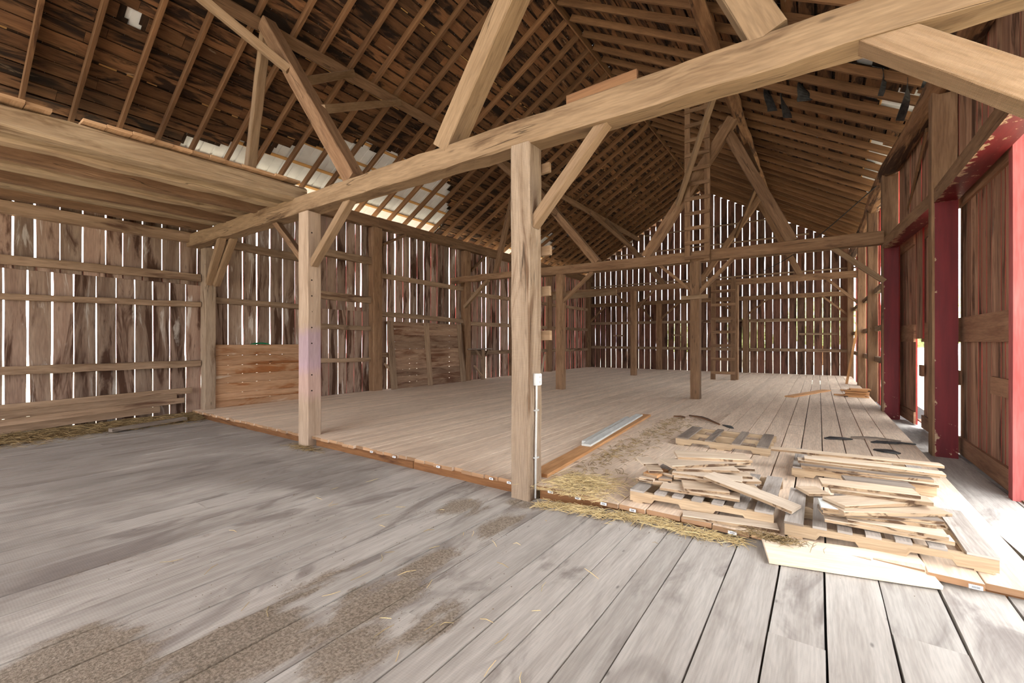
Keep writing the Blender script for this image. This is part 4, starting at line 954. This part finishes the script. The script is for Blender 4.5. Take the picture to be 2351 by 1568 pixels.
def f_edge():
    x = R.uniform(-2.25, -.45); y = 3.68 + .02 * math.sin(x * 9) + R.gauss(0, .045); y = min(y, 3.78); return V((x, y, fz(x, y))), .03
straw('straw_strip', 900, f_edge, M['straw'], 'golden straw strip along the deck edge before the pallets')
def f_p2():
    return V((R.gauss(-6.35, .22), min(3.76, R.gauss(3.64, .06)), 0)), .015
straw('straw_wisps', 160, f_p2, M['hay'], 'thin hay wisps around the foot of the purple post')
def f_hay():
    y = R.uniform(-.6, 4.1); x = -10.85 + abs(R.gauss(0, .28)) * (1.15 if y < 2 else .9); h = max(.005, .13 * (1 - (x + 10.85) / .8))
    return V((x, y, 0)), h
straw('hay_strip', 5200, f_hay, M['hay'], 'old hay heaped along the foot of the left wall', (.06, .22), .0022)
mb = MB(); rings = []; us = []
for i in range(25):
    y = -.8 + 4.8 * i / 24; h = .09 + .03 * mnoise.noise(V((y * 2, 0, 3))); w = .5 + .12 * mnoise.noise(V((y * 1.5, 4, 3)))
    rings.append([V((-10.93, y, 0.003)), V((-10.93 + w, y, .003)), V((-10.93 + w * .75, y, h * .45)), V((-10.93 + w * .4, y, h * .95)), V((-10.93, y, h * 1.25))]); us.append(y)
mb.sweep(rings, us, [0, .5, .65, .85, 1.1, 1.2], (.3, .5, .5)); tag(stuff(mb.build('hay_bed', M['hay'])), 'matted bed of old hay beneath the loose hay at left', 'straw')
def f_deck():
    t = R.random(); p = onz(1330, 1085, D).lerp(onz(1560, 960, D), t); return V((p.x + R.gauss(0, .1) + (.25 if R.random() < .3 else 0), p.y + R.gauss(0, .15), D)), .008
straw('chaff_trail', 520, f_deck, M['hay'], 'dark chaff trail on the deck beside the orange edged plank', (.03, .12), .003)
def f_loose():
    x, y = R.uniform(-4.5, -1.0), R.uniform(1.2, 3.5); return V((x, y, fz(x, y) + .002)), .004
straw('loose_straws', 46, f_loose, M['straw'], 'scattered single straws on the old plank floor', (.05, .14), .0018)
def f_right():
    return V((R.gauss(-.28, .1), min(3.77, R.gauss(3.74, .03)), D)), .03
straw('straw_tuft', 200, f_right, M['hay'], 'straw tuft between the two front pallets', (.05, .16))
def crumbs():
    mb = MB()
    for _ in range(1100):
        c = R.choice(((-2.45, 1.6, .35, .5), (-2.2, 2.5, .22, .5), (-2.8, 3.1, .3, .25), (-1.95, 1.7, .2, .4), (-1.3, 3.6, .8, .08), (-3.5, 1.8, .3, .6)))
        p = V((R.gauss(c[0], c[2]), min(3.74, R.gauss(c[1], c[3])), .001)); p.z = fz(p.x, p.y); r = R.uniform(.0015, .006)
        b = len(mb.v); k = R.uniform(0, 6.28)
        mb.v += [tuple(p + V((r * math.cos(k + i * 2.09) * R.uniform(.7, 1.3), r * math.sin(k + i * 2.09), 0))) for i in range(3)] + [tuple(p + V((0, 0, r * R.uniform(.5, .9))))]
        for idx in ((0, 1, 3), (1, 2, 3), (2, 0, 3)): mb.face([b + i for i in idx], [(0, 0)] * 3, rc())
    tag(stuff(mb.build('dirt_crumbs', M['dirtcrumb'])), 'dirt crumbs spilled over the old plank floor', 'dirt')
crumbs()

# ------------------------------------------------------------------ trees beyond the gable
def tree(x, y, h, r, lab):
    t = empty('leafy_tree', (x, y, -.5)); tag(t, lab, 'tree', 'trees beyond the gable')
    mb = MB(); mb.tube([V((x, y, -.55)), V((x + .1, y, h * .5)), V((x, y, h * .8))], [.2, .15, .06], 8); mb.build('trunk', M['bark'], t)
    bm = bmesh.new(); bmesh.ops.create_icosphere(bm, subdivisions=4, radius=1.)
    for v in bm.verts:
        n = v.co.normalized(); k = 1 + .3 * mnoise.noise(n * 2.2 + V((x, y, 0))) + .16 * mnoise.noise(n * 6 + V((x, y, 4)))
        v.co = V((n.x * r * k, n.y * r * k, n.z * h * .36 * k + h * .58))
    me = bpy.data.meshes.new('crown'); bm.to_mesh(me); bm.free(); me.materials.append(M['leaf'])
    o = bpy.data.objects.new('crown', me); COL.objects.link(o); o.parent = t
for i, (x, y, h, r) in enumerate(((-13., 52, 4.6, 2.2), (-6.5, 55, 5., 2.4), (0.2, 50, 7.2, 2.6), (8.4, 52, 7.6, 2.6))):
    tree(x, y, h, r, 'green tree outside, seen in the gable slits, %s from the left' % ORD[i])

# ------------------------------------------------------------------ daylight
w = bpy.data.worlds.new('overcast_sky'); scn.world = w; w.use_nodes = True; nt = w.node_tree; nt.nodes.clear()
bg = nt.nodes.new('ShaderNodeBackground'); ow = nt.nodes.new('ShaderNodeOutputWorld')
bg.inputs[0].default_value = (.93, .96, 1., 1.); bg.inputs[1].default_value = 2.3
nt.links.new(bg.outputs[0], ow.inputs[0])
sun = bpy.data.lights.new('sun', 'SUN'); so = bpy.data.objects.new('sun', sun); COL.objects.link(so)
sun.energy = 13.; sun.angle = math.radians(3); sun.color = (1., .95, .88)
sd = V((.12, 1., -1.55)).normalized(); so.rotation_euler = sd.to_track_quat('-Z', 'Y').to_euler()
scn.view_settings.view_transform = 'Standard'; scn.view_settings.look = 'None'; scn.view_settings.gamma = 1.; scn.view_settings.exposure = 1.92
scn.view_settings.use_curve_mapping = False
scn.cycles.max_bounces = 5; scn.cycles.diffuse_bounces = 4; scn.cycles.adaptive_threshold = .04; scn.cycles.use_denoising = True
